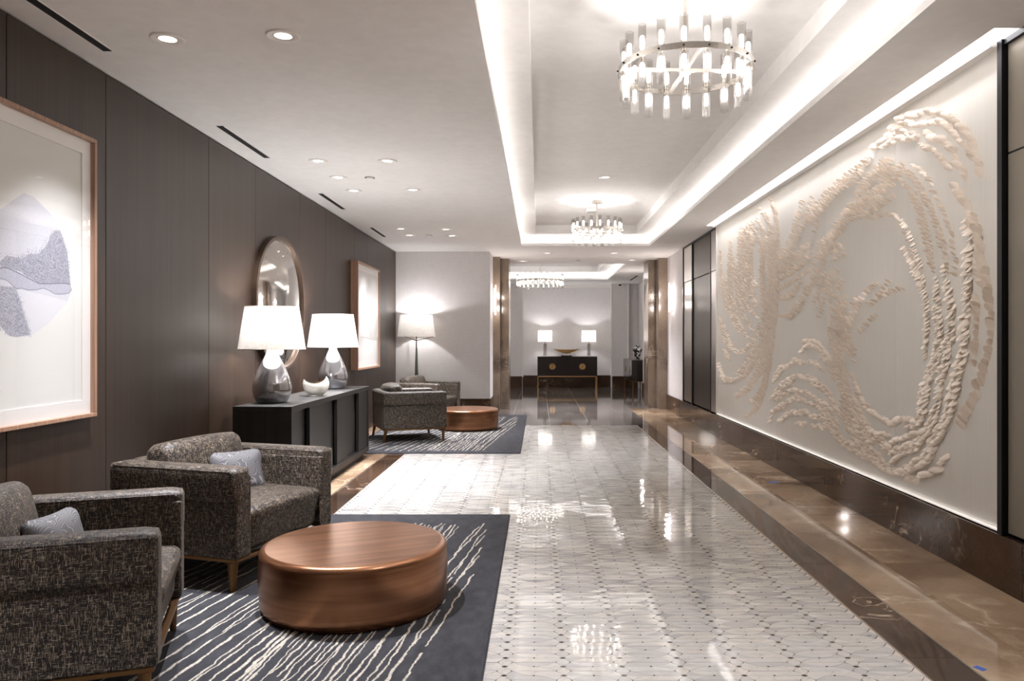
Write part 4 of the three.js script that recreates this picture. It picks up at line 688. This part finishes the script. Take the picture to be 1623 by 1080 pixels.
// ---------------------------------------------------------------- chandeliers
{
  const fluted = (r, h) => { const s = new THREE.Shape(), n = 48, pt = (i, q) => { const a = i / n * Math.PI * 2, k = q * (1 - 0.2 * Math.pow(Math.abs(Math.sin(3 * a)), 0.7)); return [k * Math.cos(a), k * Math.sin(a)]; };
    const pos = [], idx = []; for (let i = 0; i <= n; i++) { const [x, z] = pt(i, r); pos.push(x, 0, z, x, h, z); } for (let i = 0; i < n; i++) idx.push(2 * i, 2 * i + 1, 2 * i + 2, 2 * i + 2, 2 * i + 1, 2 * i + 3); const g = new THREE.BufferGeometry(); g.setAttribute('position', new THREE.Float32BufferAttribute(pos, 3)); g.setIndex(idx); g.computeVertexNormals(); return g; };
  const tube = fluted(0.0225, 0.15), bulbG = new THREE.CapsuleGeometry(0.012, 0.05, 4, 12), sock = cyl(0.0095, 0.0095, 0.022, 0, 0, 0, 10);
  M.tubeGlass.side = THREE.DoubleSide;
  const chandelier = (label, x, d, y, R, n, top, phase) => {
    const t = thing('chandelier', label, 'chandelier', [x, y, -d], 0, 'ring chandeliers');
    const band = (ro, ri, h) => lathe([[ri, -h / 2], [ro, -h / 2], [ro, h / 2], [ri, h / 2], [ri, -h / 2]], 96).toNonIndexed();
    const bg = band(R, R - 0.007, 0.03); bg.computeVertexNormals(); part('ring', bg, M.chrome, t, 'polished nickel ring');
    part('rod', cyl(0.0105, 0.0105, top - y - 0.02, 0, 0, 0, 16), M.nickel, t); part('canopy', cyl(0.075, 0.075, 0.028, 0, top - y - 0.03, 0, 32), M.nickel, t);
    part('hub', cyl(0.03, 0.03, 0.03, 0, -0.015, 0, 24), M.nickel, t);
    for (let k = 0; k < 2; k++) part('spoke', rb(2 * R - 0.01, 0.018, 0.016, 0, 0, 0, 0.002, 1).rotateY(k * Math.PI / 2 + 0.06), M.nickel, t);
    for (let i = 0; i < n; i++) for (const s of [1, -1]) {
      const a = (i + phase) / n * Math.PI * 2, q = R - 0.032, cx = Math.cos(a) * q, cz = Math.sin(a) * q;
      const ty = s > 0 ? 0.012 : -0.162, g = part('glass_tube', tube, M.tubeGlass, t); g.position.set(cx, ty, cz); g.rotation.y = a;
      part('socket', sock, M.chrome, g).position.y = (s > 0 ? 0.004 : -0.026) - ty; part('bulb', bulbG, M.bulb, g).position.y = s * 0.068 - ty;
      if (s > 0) part('screw', new THREE.SphereGeometry(0.005, 8, 6), M.darkIron, t).position.set(Math.cos(a) * (R + 0.002), 0, Math.sin(a) * (R + 0.002));
      if (s < 0 && i % 2 === 0) point(POWER.chandelier, [cx, s * 0.068, cz], t, WARM, 0.6);
    }
  };
  chandelier('large glass-tube ring chandelier nearest the camera', 0.774, 4.02, 2.735, 0.356, 18, 3.17, 0.1);
  chandelier('glass-tube ring chandelier hanging at the far end of the same ceiling tray', 0.77, 10.15, 2.765, 0.356, 18, 3.17, 0.35);
  chandelier('wide glass-tube ring chandelier in the room beyond the pillars', 0.01, 17.4, 2.67, 0.56, 26, 3.17, 0.2);
}

// ---------------------------------------------------------------- wall sconces (clusters of glowing glass rods)
{
  M.rodGlow = std({ color: 0xffffff, emissive: 0xf6f0ff, emissiveIntensity: 2.4 });
  const sconce = (label, x, y, d, dir, hgt) => {
    const t = thing('wall_sconce', label, 'wall lamp', [x, y, -d], dir > 0 ? 0 : Math.PI, 'glass rod sconces');
    part('back_plate', rb(0.014, hgt * 0.9, 0.075, 0.007, 0, 0, 0.004, 1), M.nickel, t);
    const rods = [[-0.055, 0.04, 0.82], [-0.02, 0.055, 1.0], [0.015, 0.05, 0.92], [0.05, 0.04, 0.76], [0.0, 0.03, 0.7]];
    rods.forEach(([z, o, k], i) => part('glass_rod', cyl(0.011, 0.011, hgt * k, o + 0.012, -hgt * k / 2 + (i % 2 ? 0.01 : -0.01), z, 12), M.rodGlow, t));
    part('clip', merge([rb(0.05, 0.008, 0.12, 0.03, 0.1, 0, 0.002, 1), rb(0.05, 0.008, 0.12, 0.03, -0.1, 0, 0.002, 1)]), M.chrome, t);
    for (const yy of [-0.12, 0.12]) point(POWER.sconce, [0.1, yy, 0], t, 0xfff2ea, 2);
  };
  sconce('glass rod wall lamp on the pale wall right of the opening', XA, 2.07, 13.75, -1, 0.52);
  sconce('glass rod wall lamp beside the left marble pillar', -0.867, 2.03, 13.8, 1, 0.54);
  sconce('glass rod wall lamp inside the far room on its right wall', 2.39, 2.07, 16.8, -1, 0.5);
}

// ---------------------------------------------------------------- ceiling fittings
{
  const trim = lathe([[0.052, 0.004], [0.056, -0.002], [0.078, -0.005], [0.084, -0.003], [0.085, 0.004]], 40), cup = lathe([[0.052, 0.004], [0.047, 0.0], [0.044, 0.0005]], 32), lens = new THREE.CircleGeometry(0.045, 32).rotateX(Math.PI / 2);
  const down = (label, x, d, y = CEIL, k = 1, aim = 0) => {
    const t = thing('downlight', label, 'downlight', [x, y - 0.004, -d], 0, 'recessed downlights'); part('trim_ring', trim, M.white, t); part('reflector', cup, M.white, t);
    part('lens', lens, M.downLens, t, 'glowing lens').position.y = 0.0015;
    const s = new THREE.SpotLight(NEUTRAL, POWER.down * k, 0, 0.72, 0.7, 2); s.position.set(0, -0.008, 0); s.castShadow = true; s.shadow.radius = 2; s.name = 'down_light'; t.add(s); s.target.position.set(aim, -3, 0); t.add(s.target);
  };
  down('downlight nearest the panelled wall, closest row', -1.92, 3.91); down('downlight of the closest row, farther from the panelled wall', -1.31, 3.87);
  down('left downlight of the first pair over the sideboard', -1.92, 6.57); down('right downlight of the first pair over the sideboard', -1.32, 6.57);
  down('middle downlight of the line along the sideboard', -1.92, 7.23); down('last downlight of the line along the sideboard', -1.93, 7.87); down('right downlight of the group beyond the sideboard middle', -1.31, 7.83);
  down('left downlight of the pair over the farther rug', -1.93, 10.55); down('right downlight of the pair over the farther rug', -1.31, 10.6); down('left downlight near the end wall', -1.92, 11.2, CEIL, 0.6); down('right downlight near the end wall', -1.3, 11.25, CEIL, 0.6);
  down('left downlight in the soffit past the tray', 0.146, 13.5); down('right downlight in the soffit past the tray', 1.33, 13.5); down('left downlight between the marble pillars', -0.33, 14.86); down('right downlight between the marble pillars', 1.79, 14.65);
  down('downlight behind the camera on the left', -1.6, 0.9, CEIL, 2); down('downlight behind the camera on the right', 0.9, -0.6, CEIL, 2);
  const ring = (label, x, d, y) => { const t = thing('sprinkler', label, 'sprinkler', [x, y - 0.004, -d], 0, 'ceiling sprinklers'); part('rim', new THREE.TorusGeometry(0.042, 0.007, 8, 32).rotateX(Math.PI / 2), M.chrome, t); part('cap', cyl(0.034, 0.034, 0.012, 0, -0.01, 0, 24), M.white, t); };
  ring('chrome sprinkler ring above the sideboard between the downlights', -1.62, 7.23, CEIL); ring('chrome sprinkler ring near the end of the panelled wall', -1.63, 11.2, CEIL); down('single downlight in the large tray between two chandeliers', 0.755, 8.66, 3.17, 0.6); down('single downlight in the large tray nearer than both chandeliers', 0.755, 2.2, 3.17, 0.8); ring('sprinkler between the marble pillars', 0.75, 14.75, CEIL);
  const sm = thing('smoke_detector', 'small white box detector on the tray ceiling behind the second chandelier', 'detector', [0.74, 3.125, -10.75]); part('housing', rb(0.16, 0.045, 0.16, 0, 0.0225, 0, 0.012, 3), M.white, sm); part('base_plate', rb(0.13, 0.006, 0.13, 0, 0.0, 0, 0.002, 1), M.nickel, sm);
  const slot = (label, x, d0, d1) => { const t = thing('slot_diffuser', label, 'air vent', [x, CEIL - 0.003, -(d0 + d1) / 2], 0, 'slot diffusers'), l = d1 - d0; part('slot', rb(0.05, 0.004, l, 0, 0, 0, 0.001, 1), M.black, t); part('flange', merge([rb(0.006, 0.005, l + 0.012, -0.028, 0, 0, 0.001, 1), rb(0.006, 0.005, l + 0.012, 0.028, 0, 0, 0.001, 1)]), M.white, t); };
  slot('black slot air vent nearest the camera at top left', -2.32, 3.1, 4.07); slot('second black slot air vent along the panelled wall', -2.32, 5.5, 6.45); slot('third black slot air vent along the panelled wall', -2.32, 8.03, 8.97); slot('farthest black slot air vent along the panelled wall', -2.32, 10.46, 11.37);
  slot('short black slot air vent in the far room ceiling', 2.35, 18.2, 19.6);
  const cam = thing('security_camera', 'small white dome security camera in the far room', 'camera', [2.19, CEIL - 0.002, -20.6]); part('mount', cyl(0.06, 0.06, 0.03, 0, -0.03, 0, 24), M.white, cam); part('dome', new THREE.SphereGeometry(0.045, 20, 12, 0, Math.PI * 2, Math.PI / 2, Math.PI / 2).translate(0, -0.03, 0), M.lacquer, cam);
}

// ---------------------------------------------------------------- far room furniture
{
  const t = thing('console_cabinet', 'black lacquer cabinet with two round brass pulls on a brass frame', 'cabinet', [0.76, 0, -20.82]);
  const w = 1.63, dp = 0.44, y0 = 0.335, y1 = 0.865;
  part('body', rb(w, y1 - y0, dp - 0.02, 0, (y0 + y1) / 2, -0.01, 0.004, 2), M.lacquer, t);
  for (let i = 0; i < 4; i++) {
    const door = part('door', rb(w / 4 - 0.004, y1 - y0 - 0.012, 0.018, -w / 2 + (i + 0.5) * w / 4, (y0 + y1) / 2, dp / 2 - 0.011, 0.002, 1), M.lacquer, t), s = i < 2 ? -1 : 1, left = i % 2 === 0;
    const g = new THREE.CylinderGeometry(0.083, 0.083, 0.012, 24, 1, false, left ? Math.PI : 0, Math.PI); g.rotateX(Math.PI / 2); g.translate(s * w / 4 + (left ? -0.003 : 0.003), 0.59, dp / 2 + 0.003); part('half_round_pull', g, M.brass, door, 'half-round brass pull');
  }
  const leg = (sx, sz) => rb(0.03, y0 - 0.02, 0.03, sx * (w / 2 - 0.015), (y0 - 0.02) / 2, sz * (dp / 2 - 0.015), 0.002, 1);
  for (const sx of [-1, 1]) for (const sz of [-1, 1]) part('leg', leg(sx, sz), M.brass, t);
  part('frame_rail', merge([rb(w, 0.028, 0.03, 0, y0 - 0.014, dp / 2 - 0.015, 0.002, 1), rb(w, 0.028, 0.03, 0, y0 - 0.014, -dp / 2 + 0.015, 0.002, 1), rb(0.03, 0.028, dp, w / 2 - 0.015, y0 - 0.014, 0, 0.002, 1), rb(0.03, 0.028, dp, -w / 2 + 0.015, y0 - 0.014, 0, 0.002, 1)]), M.brass, t);

  const lamp = (label, x) => {
    const o = thing('crystal_lamp', label, 'table lamp', [x, 0.865, -20.86], 0, 'crystal column lamps');
    part('base', rb(0.16, 0.018, 0.12, 0, 0.009, 0, 0.003, 1), M.nickel, o); part('column', rb(0.1, 0.33, 0.06, 0, 0.183, 0, 0.004, 1), M.tubeGlass, o, 'clear crystal block'); part('stem', cyl(0.008, 0.008, 0.61, 0, 0.018, 0, 12), M.darkIron, o);
const sh = part('shade', new THREE.CylinderGeometry(0.19, 0.197, 0.31, 64, 1, true).translate(0, 0.555, 0), M.shade, o, 'white drum shade'); part('shade_ring', merge([new THREE.TorusGeometry(0.197, 0.003, 6, 64).rotateX(Math.PI / 2).translate(0, 0.4, 0), new THREE.TorusGeometry(0.19, 0.003, 6, 64).rotateX(Math.PI / 2).translate(0, 0.71, 0)]), M.shade, sh);
    part('bulb', new THREE.SphereGeometry(0.03, 16, 12).translate(0, 0.6, 0), M.bulb, o); point(POWER.farLamp, [0, 0.6, 0], o, WARM, 1.5);
  };
  lamp('left crystal lamp with white drum shade on the black cabinet', 0.155); lamp('right crystal lamp with white drum shade on the black cabinet', 1.36);

  const b = thing('boat_dish', 'gold boat-shaped dish on a small black stand between the crystal lamps', 'dish', [0.745, 0.865, -20.82]);
  part('plinth', rb(0.3, 0.025, 0.12, 0, 0.0125, 0, 0.003, 1), M.lacquer, b); for (const s of [-1, 1]) part('post', cyl(0.005, 0.005, 0.085, s * 0.1, 0.02, 0, 10), M.darkIron, b);
  { const n = 40, m = 12, pos = [], idx = []; for (let i = 0; i <= n; i++) { const u = i / n * 2 - 1, L = 0.36, wd = 0.09 * (1 - Math.abs(u) ** 1.6) + 0.002, bottom = 0.075 + 0.125 * Math.abs(u) ** 1.5, rim = 0.19 + 0.015 * u * u; for (let j = 0; j <= m; j++) { const q = j / m * 2 - 1; pos.push(u * L, bottom + (rim - bottom) * q * q, q * wd); } }
    for (let i = 0; i < n; i++) for (let j = 0; j < m; j++) { const a = i * (m + 1) + j, c = a + m + 1; idx.push(a, a + 1, c, c, a + 1, c + 1); } const g = new THREE.BufferGeometry(); g.setAttribute('position', new THREE.Float32BufferAttribute(pos, 3)); g.setIndex(idx); g.computeVertexNormals(); M.goldDish = std({ color: 0xe6b878, metalness: 0.4, roughness: 0.28, side: THREE.DoubleSide }); part('dish', g, M.goldDish, b); }

  // side cabinet along the right wall of the far room
  const c = thing('side_cabinet', 'black lacquer side cabinet on brass legs at the right of the far room', 'cabinet', [2.44, 0, -19.0]);
  const cw = 0.44, cl = 1.8; part('body', rb(cw, 0.5, cl, 0, 0.58, 0, 0.004, 2), M.lacquer, c);
  for (let i = 0; i < 4; i++) { part('door', rb(0.016, 0.48, cl / 4 - 0.012, -cw / 2 - 0.006, 0.58, -cl / 2 + (i + 0.5) * cl / 4, 0.002, 1), M.lacquer, c); }
  for (const z of [-cl / 4, cl / 4]) { const g = new THREE.CylinderGeometry(0.07, 0.07, 0.012, 32); g.rotateZ(Math.PI / 2); g.translate(-cw / 2 - 0.016, 0.58, z); part('round_pull', g, M.brass, c, 'round brass pull'); }
  for (const sx of [-1, 1]) for (const sz of [-1, 1]) part('leg', rb(0.028, 0.31, 0.028, sx * (cw / 2 - 0.014), 0.155, sz * (cl / 2 - 0.014), 0.002, 1), M.antiqueBrass, c);
  part('frame_rail', merge([rb(cw, 0.024, 0.028, 0, 0.318, cl / 2 - 0.014, 0.002, 1), rb(cw, 0.024, 0.028, 0, 0.318, -cl / 2 + 0.014, 0.002, 1), rb(0.028, 0.024, cl, cw / 2 - 0.014, 0.318, 0, 0.002, 1), rb(0.028, 0.024, cl, -cw / 2 + 0.014, 0.318, 0, 0.002, 1)]), M.antiqueBrass, c);

  const j = thing('patterned_jar', 'black and white patterned lidded jar on the side cabinet', 'jar', [2.38, 0.83, -18.4]);
  const pn = fbm(801, 14, 3); M.jarPattern = phy({ map: dataTex(256, 256, (u, v) => (pn(u, v) > 0.56 ? [232, 230, 226] : [24, 24, 28]), [1, 1]), roughness: 0.2 });
  part('body', lathe([[0.055, 0], [0.06, 0.01], [0.06, 0.05], [0.085, 0.15], [0.105, 0.22], [0.1, 0.27], [0.07, 0.3], [0.05, 0.31], [0.05, 0.33], [0, 0.33]], 40), M.jarPattern, j); part('lid', lathe([[0.058, 0.325], [0.058, 0.335], [0.04, 0.36], [0.015, 0.372], [0.02, 0.39], [0, 0.4]], 32), M.jarPattern, j);
  for (const s of [-1, 1]) part('handle', new THREE.TorusGeometry(0.018, 0.006, 8, 20).translate(s * 0.1, 0.25, 0), M.lacquer, j);
}

// ---------------------------------------------------------------- bits of blue tape on the stone border
{
  M.tape = std({ color: 0x3f5fae, roughness: 0.7 });
  for (const [l, x, d, w, h, a] of [['scrap of blue tape on the stone border at the bottom right', 1.745, 3.0, 0.03, 0.042, 0.5], ['strip of blue tape on the brown stone border below the relief', 2.15, 6.94, 0.1, 0.05, 0.1]]) {
    const t = thing('tape_strip', l, 'tape', [x, 0.0003, -d], a); part('tape', rb(w, 0.0006, h, 0, 0.0004, 0, 0.0002, 1), M.tape, t);
  }
}
scene.updateMatrixWorld(true);
renderer.render(scene, camera);
